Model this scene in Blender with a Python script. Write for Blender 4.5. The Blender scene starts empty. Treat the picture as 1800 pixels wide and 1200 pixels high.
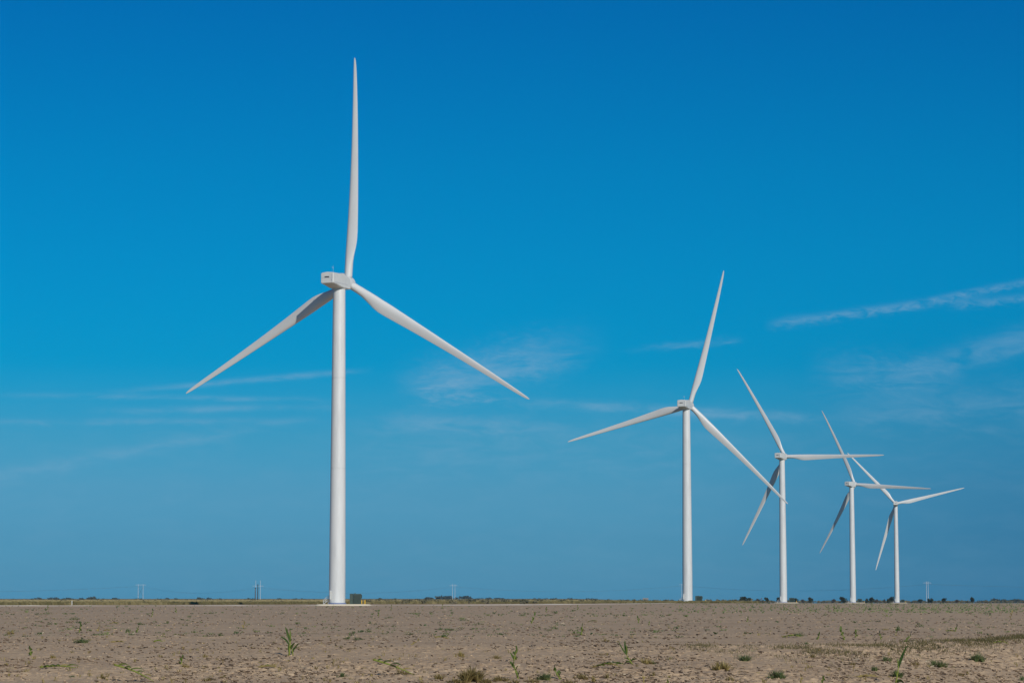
import bpy, bmesh, math, random
import numpy as np
from mathutils import Vector, Matrix

R = math.radians
random.seed(7)
rng = np.random.default_rng(11)
scene = bpy.context.scene
COL = scene.collection

# ------------------------------------------------------------------ camera
EYE = 1.8                                   # eye height over the field, metres
FPX, HZ, CX, CY = 4500.0, 1051.0, 900.0, 600.0     # focal length / horizon in photograph pixels (1800 x 1200)
PITCH = math.atan((HZ - CY) / FPX)
cam_d = bpy.data.cameras.new('camera')
cam_d.sensor_width = 36.0
cam_d.lens = 36.0 * FPX / 1800.0
cam_d.clip_start = 0.5
cam_d.clip_end = 80000.0
cam = bpy.data.objects.new('camera', cam_d)
cam.location = (0, 0, EYE)
cam.rotation_euler = (math.pi / 2 + PITCH, 0, 0)
COL.objects.link(cam)
scene.camera = cam

# ------------------------------------------------------------------ exposure
scene.view_settings.view_transform = 'Standard'
scene.view_settings.look = 'None'
scene.view_settings.exposure = 0.0
scene.view_settings.gamma = 1.0
scene.view_settings.use_curve_mapping = False

# ------------------------------------------------------------------ sun
SUN_EL = R(25)
SUN_AZ = R(23.5)                              # to the right of straight behind the camera
sun_dir = Vector((math.sin(SUN_AZ) * math.cos(SUN_EL), -math.cos(SUN_AZ) * math.cos(SUN_EL), math.sin(SUN_EL)))
sun_d = bpy.data.lights.new('sun', 'SUN')
sun_d.energy = 3.3
sun_d.angle = R(0.5)
sun_d.color = (1.0, 0.94, 0.85)
sun = bpy.data.objects.new('sun', sun_d)
sun.rotation_euler = sun_dir.to_track_quat('Z', 'Y').to_euler()
sun.location = (0, 0, 200)
COL.objects.link(sun)


def ray(px, py):
    c, s = math.cos(PITCH), math.sin(PITCH)
    u, v = (px - CX) / FPX, (CY - py) / FPX
    return Vector((u, c - s * v, s + c * v))


# ------------------------------------------------------------------ node helpers
class G:
    """tiny expression builder over a node tree"""
    def __init__(self, tree):
        self.t = tree

    def n(self, kind, **kw):
        nd = self.t.nodes.new(kind)
        for k, v in kw.items():
            setattr(nd, k, v)
        return nd

    def set(self, sock, v):
        if isinstance(v, bpy.types.NodeSocket):
            self.t.links.new(v, sock)
        elif v is not None:
            sock.default_value = v

    def m(self, op, a, b=None, c=None, clamp=False):
        nd = self.n('ShaderNodeMath', operation=op, use_clamp=clamp)
        self.set(nd.inputs[0], a)
        if b is not None: self.set(nd.inputs[1], b)
        if c is not None: self.set(nd.inputs[2], c)
        return nd.outputs[0]

    def smooth(self, v, a, b, lo=0.0, hi=1.0):
        nd = self.n('ShaderNodeMapRange', interpolation_type='SMOOTHSTEP')
        self.set(nd.inputs[0], v)
        for i, x in enumerate((a, b, lo, hi)):
            nd.inputs[i + 1].default_value = x
        return nd.outputs[0]

    def noise(self, vec, scale, detail=4.0, rough=0.55, dist=0.0):
        nd = self.n('ShaderNodeTexNoise')
        self.set(nd.inputs['Vector'], vec)
        nd.inputs['Scale'].default_value = scale
        nd.inputs['Detail'].default_value = detail
        nd.inputs['Roughness'].default_value = rough
        nd.inputs['Distortion'].default_value = dist
        return nd.outputs[0]

    def mix(self, f, a, b, blend='MIX'):
        nd = self.n('ShaderNodeMix', data_type='RGBA', blend_type=blend)
        self.set(nd.inputs[0], f)
        for i, v in ((6, a), (7, b)):
            if isinstance(v, bpy.types.NodeSocket):
                self.t.links.new(v, nd.inputs[i])
            else:
                nd.inputs[i].default_value = tuple(v) + ((1.0,) if len(v) == 3 else ())
        return nd.outputs[2]

    def ramp(self, f, stops):
        nd = self.n('ShaderNodeValToRGB')
        self.set(nd.inputs[0], f)
        el = nd.color_ramp.elements
        while len(el) < len(stops):
            el.new(0.5)
        for e, (p, c) in zip(el, stops):
            e.position = p
            e.color = tuple(c) + (1.0,)
        return nd.outputs[0]


# ------------------------------------------------------------------ sky with thin cirrus
world = bpy.data.worlds.new('World')
scene.world = world
world.use_nodes = True
wt = world.node_tree
wt.nodes.clear()
g = G(wt)
sky = g.n('ShaderNodeTexSky', sky_type='NISHITA', sun_disc=False)
sky.sun_elevation = SUN_EL
sky.sun_rotation = math.pi - SUN_AZ
sky.altitude = 0.0
sky.air_density = 1.0
sky.dust_density = 0.6
sky.ozone_density = 2.0
tc = g.n('ShaderNodeTexCoord')
sep = g.n('ShaderNodeSeparateXYZ')
wt.links.new(tc.outputs['Generated'], sep.inputs[0])
dx, dy, dz = sep.outputs
# deep, polarised blue of the air low over the plain: a filter on the sky light by elevation
SKYCAL = [(0.0024, (0.123, 0.522, 1.143)), (0.0223, (0.109, 0.417, 0.892)), (0.0415, (0.113, 0.406, 0.785)), (0.0621, (0.074, 0.408, 0.724)),
          (0.0776, (0.030, 0.410, 0.725)), (0.0909, (0.002, 0.408, 0.727)), (0.1101, (0.0, 0.411, 0.724)), (0.1328, (0.0, 0.409, 0.719)),
          (0.1657, (0.0, 0.400, 0.705)), (0.1982, (0.0, 0.373, 0.691)), (0.2293, (0.0, 0.344, 0.680)), (0.38, (0.13, 0.36, 0.64)), (0.65, (0.24, 0.36, 0.56))]
lift = g.m('MAXIMUM', dz, 0.0)
filt = g.ramp(lift, SKYCAL)
blue = g.mix(1.0, sky.outputs[0], filt, 'MULTIPLY')
ysafe = g.m('MAXIMUM', dy, 0.05)
A = g.m('DIVIDE', dx, ysafe)
E = g.m('DIVIDE', dz, ysafe)
comb = g.n('ShaderNodeCombineXYZ')
g.set(comb.inputs[0], g.m('MULTIPLY', A, 30.0))
g.set(comb.inputs[1], g.m('MULTIPLY', E, 110.0))
wide = comb.outputs[0]
comb2 = g.n('ShaderNodeCombineXYZ')
g.set(comb2.inputs[0], g.m('MULTIPLY', A, 34.0))
g.set(comb2.inputs[1], g.m('MULTIPLY', E, 120.0))
fine = comb2.outputs[0]
n_wide = g.noise(wide, 1.6, 6, 0.6, 0.6)
n_fine = g.noise(fine, 2.0, 9, 0.58, 0.5)
n_mod = g.smooth(n_fine, 0.22, 0.85)
n_soft = g.smooth(n_wide, 0.20, 0.80)
comb3 = g.n('ShaderNodeCombineXYZ')
g.set(comb3.inputs[0], g.m('MULTIPLY_ADD', E, 60.0, g.m('MULTIPLY', A, 22.0)))
g.set(comb3.inputs[1], g.m('MULTIPLY_ADD', A, -45.0, g.m('MULTIPLY', E, 260.0)))
n_strand = g.noise(comb3.outputs[0], 1.6, 7, 0.6, 0.3)
n_fib = g.m('MULTIPLY', n_mod, g.smooth(n_strand, 0.25, 0.75, 0.45, 1.35))
comb4 = g.n('ShaderNodeCombineXYZ')
g.set(comb4.inputs[0], g.m('MULTIPLY', A, 150.0))
g.set(comb4.inputs[1], g.m('MULTIPLY', E, 330.0))
n_puff = g.smooth(g.noise(comb4.outputs[0], 1.3, 8, 0.62, 0.6), 0.25, 0.72)
wob = g.m('ADD', g.m('SUBTRACT', n_wide, 0.5), g.m('MULTIPLY', g.m('SUBTRACT', n_puff, 0.5), 0.35))


def sky_ae(px, py):
    d = ray(px, py)
    return d.x / d.y, d.z / d.y


def streak(p0, p1, width, amp, wobble=0.6, mod='fibre', ends=(0.15, 0.15), widen=0.0):
    a0, e0 = sky_ae(*p0)
    a1, e1 = sky_ae(*p1)
    L = math.hypot(a1 - a0, e1 - e0)
    ux, uy = (a1 - a0) / L, (e1 - e0) / L
    w = width / FPX
    ra = g.m('SUBTRACT', A, a0)
    re = g.m('SUBTRACT', E, e0)
    t = g.m('MULTIPLY', g.m('ADD', g.m('MULTIPLY', ra, ux), g.m('MULTIPLY', re, uy)), 1.0 / L)
    p = g.m('ADD', g.m('MULTIPLY', ra, -uy), g.m('MULTIPLY', re, ux))
    p = g.m('ADD', p, g.m('MULTIPLY', wob, w * 4 * wobble))
    p = g.m('MULTIPLY', p, 1.0 / w)
    if widen:
        p = g.m('DIVIDE', p, g.m('MAXIMUM', g.m('MULTIPLY_ADD', t, widen, 1.0), 0.15))
    body = g.m('POWER', math.e, g.m('MULTIPLY', g.m('MULTIPLY', p, p), -1.0))
    k = g.m('MULTIPLY', g.smooth(t, 0.0, ends[0]), g.smooth(t, 1.0, 1.0 - ends[1]))
    k = g.m('MULTIPLY', g.m('MULTIPLY', k, body), amp)
    return g.m('MULTIPLY', k, n_fib if mod == 'fibre' else n_puff if mod == 'puff' else mod)


STREAKS = [
    dict(p0=(100, 697), p1=(670, 648), width=5, amp=0.49, wobble=0.2, ends=(0.75, 0.2), mod=n_soft),
    dict(p0=(670, 690), p1=(1090, 594), width=34, amp=0.36, wobble=0.3, ends=(0.3, 0.45), mod=n_soft),
    dict(p0=(680, 688), p1=(1080, 596), width=30, amp=0.22, wobble=0.7, ends=(0.3, 0.45)),
    dict(p0=(690, 672), p1=(960, 694), width=16, amp=0.35, wobble=0.7, ends=(0.25, 0.5)),
    dict(p0=(840, 704), p1=(1500, 738), width=9, amp=0.43, wobble=0.3, ends=(0.3, 0.3), mod=n_soft),
    dict(p0=(600, 735), p1=(1040, 757), width=16, amp=0.35, wobble=0.4, ends=(0.35, 0.4), mod=n_soft),
    dict(p0=(1338, 572), p1=(1740, 517), width=7.5, amp=0.33, wobble=0.5, ends=(0.12, 0.35), mod='puff'),
    dict(p0=(1560, 541), p1=(1880, 482), width=5.5, amp=0.32, wobble=0.5, ends=(0.4, 0.02), mod='puff'),
    dict(p0=(1640, 538), p1=(1880, 513), width=8, amp=0.26, wobble=0.6, ends=(0.3, 0.02), mod='puff'),
    dict(p0=(1480, 692), p1=(1880, 572), width=20, amp=0.42, wobble=0.2, ends=(0.6, 0.02), mod=n_soft),
    dict(p0=(1400, 645), p1=(1720, 668), width=28, amp=0.26, wobble=0.6, ends=(0.35, 0.35), mod=n_soft),
    dict(p0=(1420, 732), p1=(1900, 690), width=34, amp=0.20, wobble=0.5, ends=(0.3, 0.3), mod=n_soft),
    dict(p0=(1070, 618), p1=(1320, 594), width=6, amp=0.29, wobble=0.8, ends=(0.6, 0.2)),
    dict(p0=(-60, 693), p1=(620, 703), width=5, amp=0.29, wobble=0.2, ends=(0.3, 0.3), mod=n_soft),
    dict(p0=(120, 722), p1=(640, 714), width=6, amp=0.29, wobble=0.2, ends=(0.4, 0.3), mod=n_soft),
    dict(p0=(-80, 742), p1=(640, 739), width=6, amp=0.26, wobble=0.2, ends=(0.2, 0.3), mod=n_soft),
    dict(p0=(-60, 848), p1=(520, 738), width=13, amp=0.26, wobble=0.2, ends=(0.1, 0.4), mod=n_soft),
    dict(p0=(500, 790), p1=(1500, 770), width=40, amp=0.14, wobble=0.4, ends=(0.3, 0.3), mod=n_soft),
]
tot = None
for s in STREAKS:
    k = streak(**s)
    tot = k if tot is None else g.m('ADD', tot, k)
veil = g.m('MULTIPLY', g.smooth(E, 0.055, 0.095, 1.0, 0.0), g.smooth(n_wide, 0.40, 0.75, 0.0, 0.05))
tot = g.m('ADD', tot, veil)
tot = g.m('MULTIPLY', tot, g.smooth(dy, 0.1, 0.4), clamp=True)
CLOUD = (2.6, 4.3, 6.0)
away = g.m('MULTIPLY', g.smooth(A, 0.03, 0.22), g.smooth(E, 0.14, 0.02))
away = g.m('MULTIPLY', away, g.smooth(dy, 0.1, 0.4))
blue = g.mix(away, blue, g.mix(1.0, blue, (0.45, 0.70, 0.82), 'MULTIPLY'))
skycol = g.mix(tot, blue, CLOUD)
bg = g.n('ShaderNodeBackground')
bg.inputs['Strength'].default_value = 0.10
wt.links.new(skycol, bg.inputs['Color'])
wo = g.n('ShaderNodeOutputWorld')
wt.links.new(bg.outputs[0], wo.inputs['Surface'])


# ------------------------------------------------------------------ materials
def mat(name, build):
    m = bpy.data.materials.new(name)
    m.use_nodes = True
    t = m.node_tree
    t.nodes.clear()
    gg = G(t)
    out = gg.n('ShaderNodeOutputMaterial')
    sh = build(gg)
    t.links.new(sh, out.inputs['Surface'])
    return m


def princ(gg, color, rough=0.6, metal=0.0, bump=None, spec=None):
    p = gg.n('ShaderNodeBsdfPrincipled')
    if isinstance(color, bpy.types.NodeSocket):
        gg.t.links.new(color, p.inputs['Base Color'])
    else:
        p.inputs['Base Color'].default_value = tuple(color) + (1.0,)
    gg.set(p.inputs['Roughness'], rough)
    p.inputs['Metallic'].default_value = metal
    if spec is not None:
        p.inputs['Specular IOR Level'].default_value = spec
    if bump is not None:
        b = gg.n('ShaderNodeBump')
        b.inputs['Strength'].default_value = bump[1]
        b.inputs['Distance'].default_value = bump[2]
        gg.t.links.new(bump[0], b.inputs['Height'])
        gg.t.links.new(b.outputs[0], p.inputs['Normal'])
    return p.outputs[0]


def objvec(gg, sx=1, sy=1, sz=1):
    t = gg.n('ShaderNodeTexCoord')
    mp = gg.n('ShaderNodeMapping')
    mp.inputs['Scale'].default_value = (sx, sy, sz)
    gg.t.links.new(t.outputs['Object'], mp.inputs[0])
    return mp.outputs[0]


def painted(name, c, rough=0.42, vary=0.06, streaks=True):
    def b(gg):
        n1 = gg.noise(objvec(gg, 0.9, 0.9, 0.12 if streaks else 0.9), 1.0, 6, 0.6)
        dark = tuple(x * (1 - vary * 2.2) for x in c)
        col = gg.mix(gg.smooth(n1, 0.35, 0.75), c, dark)
        return princ(gg, col, rough)
    return mat(name, b)


def plain(name, c, rough=0.6, metal=0.0, vary=0.15, scale=3.0):
    def b(gg):
        n1 = gg.noise(objvec(gg), scale, 5, 0.6)
        col = gg.mix(n1, tuple(x * (1 - vary) for x in c), tuple(min(1, x * (1 + vary)) for x in c))
        return princ(gg, col, rough, metal)
    return mat(name, b)


def leafy(name, c1, c2, trans=0.30, scale=2.0, rough=0.55):
    def b(gg):
        n1 = gg.noise(objvec(gg), scale, 4, 0.6)
        at = gg.n('ShaderNodeAttribute')
        at.attribute_name = 'tone'
        f = gg.m('MULTIPLY_ADD', gg.m('SUBTRACT', n1, 0.5), 0.8, at.outputs['Fac'], clamp=True)
        col = gg.mix(f, c1, c2)
        p = princ(gg, col, rough, spec=0.25)
        tr = gg.n('ShaderNodeBsdfTranslucent')
        gg.t.links.new(col, tr.inputs[0])
        mx = gg.n('ShaderNodeMixShader')
        mx.inputs[0].default_value = trans
        gg.t.links.new(p, mx.inputs[1])
        gg.t.links.new(tr.outputs[0], mx.inputs[2])
        return mx.outputs[0]
    return mat(name, b)


M = {}
M['white'] = painted('white_paint', (0.635, 0.645, 0.64))
M['blade'] = painted('blade_gelcoat', (0.625, 0.635, 0.63), rough=0.38, vary=0.03)
M['nacelle'] = painted('nacelle_paint', (0.60, 0.615, 0.60), rough=0.5, vary=0.04, streaks=False)
M['dark'] = plain('dark_opening', (0.07, 0.075, 0.085), 0.7)
M['flange'] = plain('blue_flange_coating', (0.16, 0.20, 0.34), 0.6)
M['galv'] = plain('galvanised_steel', (0.55, 0.56, 0.57), 0.45, 0.3)
M['green_metal'] = plain('green_enamel', (0.028, 0.052, 0.041), 0.5, vary=0.2)
M['yellow'] = plain('yellow_paint', (0.72, 0.42, 0.02), 0.5)
M['concrete'] = plain('pale_concrete', (0.78, 0.68, 0.50), 0.9, vary=0.12, scale=1.0)
M['caliche'] = plain('caliche_gravel', (0.84, 0.73, 0.57), 0.95, vary=0.15, scale=0.6)
M['pole'] = plain('pale_weathered_pole', (0.62, 0.62, 0.62), 0.8)
M['dark_pole'] = plain('creosote_pole', (0.045, 0.05, 0.06), 0.8)
M['wire'] = plain('aluminium_wire', (0.12, 0.13, 0.14), 0.6)
M['shed'] = plain('shed_cladding', (0.27, 0.26, 0.245), 0.8)
M['rust'] = plain('rusty_steel', (0.13, 0.05, 0.04), 0.8)
M['corn'] = leafy('corn_leaf', (0.028, 0.065, 0.014), (0.15, 0.20, 0.035), 0.32, 9.0)
M['corn_stalk'] = leafy('corn_stalk', (0.13, 0.17, 0.035), (0.26, 0.29, 0.05), 0.15, 8.0)
M['straw'] = leafy('dry_corn_leaf', (0.22, 0.17, 0.06), (0.42, 0.33, 0.12), 0.25, 8.0)
M['weed'] = leafy('weed_leaf', (0.07, 0.115, 0.045), (0.25, 0.29, 0.11), 0.35, 6.0)
M['brown_weed'] = leafy('dry_weed', (0.17, 0.125, 0.05), (0.36, 0.29, 0.115), 0.25, 6.0)
M['litter'] = leafy('litter_and_shadow_streaks', (0.13, 0.085, 0.055), (0.46, 0.38, 0.27), 0.0, 2.0, 0.9)
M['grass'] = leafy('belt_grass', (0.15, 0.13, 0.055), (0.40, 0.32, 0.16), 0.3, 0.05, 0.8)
M['strip'] = leafy('strip_grass', (0.085, 0.08, 0.03), (0.25, 0.20, 0.09), 0.3, 0.6, 0.8)
M['scrub'] = leafy('scrub_leaf', (0.075, 0.078, 0.05), (0.23, 0.20, 0.125), 0.2, 0.06, 0.8)
M['tree'] = leafy('tree_leaf', (0.022, 0.032, 0.02), (0.075, 0.085, 0.045), 0.2, 0.5, 0.8)
M['brush'] = leafy('bare_brush', (0.06, 0.045, 0.035), (0.14, 0.11, 0.08), 0.1, 0.5, 0.8)
M['far'] = leafy('far_wood', (0.045, 0.06, 0.055), (0.085, 0.10, 0.085), 0.1, 0.02, 0.9)
M['bark'] = plain('bark', (0.07, 0.055, 0.045), 0.9)


def soil(gg):
    geo = gg.n('ShaderNodeNewGeometry')
    at = gg.n('ShaderNodeAttribute')
    at.attribute_name = 'turf'
    mp = gg.n('ShaderNodeMapping')
    gg.t.links.new(geo.outputs['Position'], mp.inputs[0])
    P = mp.outputs[0]
    mp2 = gg.n('ShaderNodeMapping')
    mp2.inputs['Scale'].default_value = (0.03, 0.12, 0.03)
    gg.t.links.new(geo.outputs['Position'], mp2.inputs[0])
    big = gg.noise(mp2.outputs[0], 1.0, 4, 0.6)
    mid = gg.noise(P, 0.8, 6, 0.65)
    fine_ = gg.noise(P, 7.0, 6, 0.7)
    c = gg.mix(gg.smooth(mid, 0.3, 0.72), (0.465, 0.334, 0.208), (0.545, 0.402, 0.258))
    c = gg.mix(gg.smooth(big, 0.42, 0.72, 0.0, 0.55), c, (0.37, 0.265, 0.175))
    c = gg.mix(gg.smooth(fine_, 0.55, 0.75, 0.0, 0.45), c, (0.30, 0.22, 0.15))
    c = gg.mix(gg.smooth(fine_, 0.36, 0.25, 0.0, 0.25), c, (0.58, 0.48, 0.38))
    turfc = gg.mix(gg.smooth(big, 0.3, 0.7), (0.17, 0.155, 0.075), (0.28, 0.235, 0.13))
    c = gg.mix(at.outputs['Fac'], c, turfc)
    return princ(gg, c, 0.95, bump=(fine_, 0.5, 0.05), spec=0.15)


M['soil'] = mat('bare_field_soil', soil)


# ------------------------------------------------------------------ object helpers
def tag(o, label=None, cat=None, group=None, kind=None):
    if label: o['label'] = label
    if cat: o['category'] = cat
    if group: o['group'] = group
    if kind: o['kind'] = kind
    return o


def empty(name, loc=(0, 0, 0), rz=0.0):
    o = bpy.data.objects.new(name, None)
    o.location = loc
    o.rotation_euler = (0, 0, rz)
    o.empty_display_size = 0.5
    COL.objects.link(o)
    return o


def link_mesh(name, me, m, parent=None, mats=None):
    for x in (mats or [m]):
        me.materials.append(x)
    o = bpy.data.objects.new(name, me)
    COL.objects.link(o)
    if parent: o.parent = parent
    return o


class MB:
    """collects vertices / faces / per-face tone for one mesh"""
    def __init__(self):
        self.v, self.f, self.t = [], [], []

    def add(self, vs, fs, tone=0.5):
        b = len(self.v)
        self.v += [tuple(x) for x in vs]
        self.f += [tuple(i + b for i in f) for f in fs]
        self.t += [tone] * len(fs)

    def box(self, c, s, rot=None):
        x, y, z = (q / 2 for q in s)
        vs = [Vector(p) for p in ((-x, -y, -z), (x, -y, -z), (x, y, -z), (-x, y, -z), (-x, -y, z), (x, -y, z), (x, y, z), (-x, y, z))]
        if rot is not None: vs = [rot @ p for p in vs]
        vs = [p + Vector(c) for p in vs]
        self.add(vs, [(0, 3, 2, 1), (4, 5, 6, 7), (0, 1, 5, 4), (1, 2, 6, 5), (2, 3, 7, 6), (3, 0, 4, 7)])

    def tube(self, pts, rad, n=6, caps=True, tone=0.5):
        pts = [Vector(p) for p in pts]
        rad = rad if isinstance(rad, (list, tuple)) else [rad] * len(pts)
        vs, fs = [], []
        for i, p in enumerate(pts):
            d = (pts[min(i + 1, len(pts) - 1)] - pts[max(i - 1, 0)]).normalized()
            a = Vector((0, 0, 1)) if abs(d.z) < 0.9 else Vector((1, 0, 0))
            u = d.cross(a).normalized()
            w = d.cross(u)
            for k in range(n):
                q = 2 * math.pi * k / n
                vs.append(p + (u * math.cos(q) + w * math.sin(q)) * rad[i])
        for i in range(len(pts) - 1):
            for k in range(n):
                fs.append((i * n + k, i * n + (k + 1) % n, (i + 1) * n + (k + 1) % n, (i + 1) * n + k))
        if caps:
            fs.append(tuple(range(n - 1, -1, -1)))
            fs.append(tuple((len(pts) - 1) * n + k for k in range(n)))
        self.add(vs, fs, tone)

    def lathe(self, prof, n=48, axis='Z', caps=True):
        vs, fs = [], []
        for (r, z) in prof:
            for k in range(n):
                q = 2 * math.pi * k / n
                p = (r * math.cos(q), r * math.sin(q), z) if axis == 'Z' else (r * math.cos(q), z, r * math.sin(q))
                vs.append(p)
        for i in range(len(prof) - 1):
            for k in range(n):
                f = (i * n + k, i * n + (k + 1) % n, (i + 1) * n + (k + 1) % n, (i + 1) * n + k)
                fs.append(f if axis == 'Z' else f[::-1])
        if caps:
            fs.append(tuple(range(n - 1, -1, -1)))
            fs.append(tuple((len(prof) - 1) * n + k for k in range(n)))
        self.add(vs, fs)

    def ribbon(self, pts, widths, side, fold=0.25, tone=0.5):
        """leaf blade: a V-folded strip along pts"""
        pts = [Vector(p) for p in pts]
        vs, fs = [], []
        for i, p in enumerate(pts):
            d = (pts[min(i + 1, len(pts) - 1)] - pts[max(i - 1, 0)]).normalized()
            s = side.copy() if isinstance(side, Vector) else Vector(side[i])
            s = (s - d * s.dot(d)).normalized()
            nrm = d.cross(s)
            w = widths[i]
            vs += [p - s * w + nrm * w * fold, p, p + s * w + nrm * w * fold]
        for i in range(len(pts) - 1):
            a = i * 3
            fs += [(a, a + 1, a + 4, a + 3), (a + 1, a + 2, a + 5, a + 4)]
        self.add(vs, fs, tone)

    def mesh(self, name, smooth=False, angle=None):
        me = bpy.data.meshes.new(name)
        me.from_pydata(self.v, [], self.f)
        at = me.attributes.new('tone', 'FLOAT', 'FACE')
        at.data.foreach_set('value', np.array(self.t, dtype=np.float32))
        if smooth:
            me.polygons.foreach_set('use_smooth', [True] * len(me.polygons))
            if angle is not None:
                me.set_sharp_from_angle(angle=angle)
        me.update()
        return me

    def build(self, name, m, parent=None, smooth=False, angle=None):
        return link_mesh(name, self.mesh(name, smooth, angle), m, parent)


def copy_tree(o, parent=None):
    c = o.copy()
    COL.objects.link(c)
    if parent: c.parent = parent
    for ch in [q for q in o.children]:
        copy_tree(ch, c)
    return c


# ------------------------------------------------------------------ terrain
def sstep(a, b, x):
    t = np.clip((x - a) / (b - a), 0, 1)
    return t * t * (3 - 2 * t)


PERM = rng.permutation(4096)
VAL = rng.random(4096) * 2 - 1


def vnoise(x, y, seed=0):
    xi = np.floor(x).astype(np.int64)
    yi = np.floor(y).astype(np.int64)
    fx, fy = x - xi, y - yi
    fx = fx * fx * (3 - 2 * fx)
    fy = fy * fy * (3 - 2 * fy)
    h = lambda a, b: VAL[PERM[(PERM[(a + seed * 131) & 4095] + b) & 4095]]
    return (h(xi, yi) * (1 - fx) + h(xi + 1, yi) * fx) * (1 - fy) + (h(xi, yi + 1) * (1 - fx) + h(xi + 1, yi + 1) * fx) * fy


BANK = 0.034                                # slope of the low bank in front


def crest(x, y):
    """distance at which the field tips down towards the camera"""
    a = x / np.maximum(y, 1e-3) * FPX + CX
    return np.interp(a, [-400, 0, 500, 900, 1350, 1550, 1800, 2200], [80, 82, 84, 85, 90, 96, 113, 135])


def land(x, y):
    """broad lie of the land"""
    x, y = np.asarray(x, float), np.asarray(y, float)
    az = np.degrees(np.arctan2(x, np.maximum(y, 1e-3)))
    w = sstep(1.2, 4.6, az) * sstep(60, 25, az)
    k = 8.2 / FPX
    z = np.where(y > 988, EYE - k * y, 0.0)
    z = np.minimum(z, 0) * w
    t = np.clip(crest(x, y) - y, 0, 42)
    return z - BANK * t * t / (t + 1.2) * sstep(60, 30, np.abs(az))


def rough(x, y):
    """ploughed clods and crumbs close to the camera"""
    x, y = np.asarray(x, float), np.asarray(y, float)
    d = np.hypot(x, y)
    band = 0.45 + 0.55 * sstep(-0.25, 0.45, vnoise(x * 0.045 + 3, y * 0.16, 5) + 0.35 * vnoise(x * 0.3, y * 0.4, 6))
    azr = np.degrees(np.arctan2(x, np.maximum(y, 1)))
    band = band * (0.85 + 0.35 * sstep(2, 9, azr))
    # slightly slanted so that clods lie in broken rows
    u, v = x * 0.94 + y * 0.34, y * 0.94 - x * 0.34
    big = vnoise(u / 1.3, v / 1.6, 1)
    c1 = sstep(0.34, 0.62, vnoise(u / 0.26, v / 0.30, 2))
    c2 = sstep(0.30, 0.60, vnoise(u / 0.14 + 9, v / 0.17, 3))
    c3 = sstep(0.05, 0.60, vnoise(u / 0.095, v / 0.11, 4))
    bank = sstep(2.0, -1.5, y - crest(x, y))
    band = np.clip(band * (0.85 + 0.75 * bank), 0, 1.7)
    f1 = sstep(420, 150, d)
    f2 = sstep(200, 90, d)
    f3 = sstep(125, 95, d)
    z = 0.010 * big * sstep(900, 300, d) + band * (0.042 * c1 * f1 + 0.030 * c2 * f2 + 0.006 * c3 * f3) * (1 - 0.35 * bank)
    ridges = 0.05 * np.maximum(0, vnoise(x / 6.0, y / 2.2, 8)) * sstep(700, 400, d)
    return (z + ridges) * sstep(20, 45, d)


def gz(x, y):
    return float(land(x, y))


def gzr(x, y):
    return float(land(x, y) + rough(x, y))


RAY_T = np.concatenate([np.arange(40, 160, .05), np.geomspace(160, 4000, 1500)])


def ground_at(px, py):
    """the point of the field seen at a photograph pixel"""
    d = ray(px, py)
    X, Y, Zr = d.x * RAY_T, d.y * RAY_T, EYE + d.z * RAY_T
    under = np.nonzero((Zr < land(X, Y)) & (RAY_T > 60))[0]
    t = RAY_T[under[0]] if len(under) else -EYE / d.z
    return Vector((d.x * t, d.y * t, gzr(d.x * t, d.y * t)))


def field_hit(px, py):
    """quick version for scattered growth: x, y of the field behind a pixel"""
    d = ray(px, py)
    y = EYE / -d.z * d.y
    c = float(crest(np.array(d.x), np.array(d.y)))
    if y < c:
        y = (EYE + BANK * c - .09) / (-d.z / d.y + BANK)
    return d.x / d.y * y, y


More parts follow.
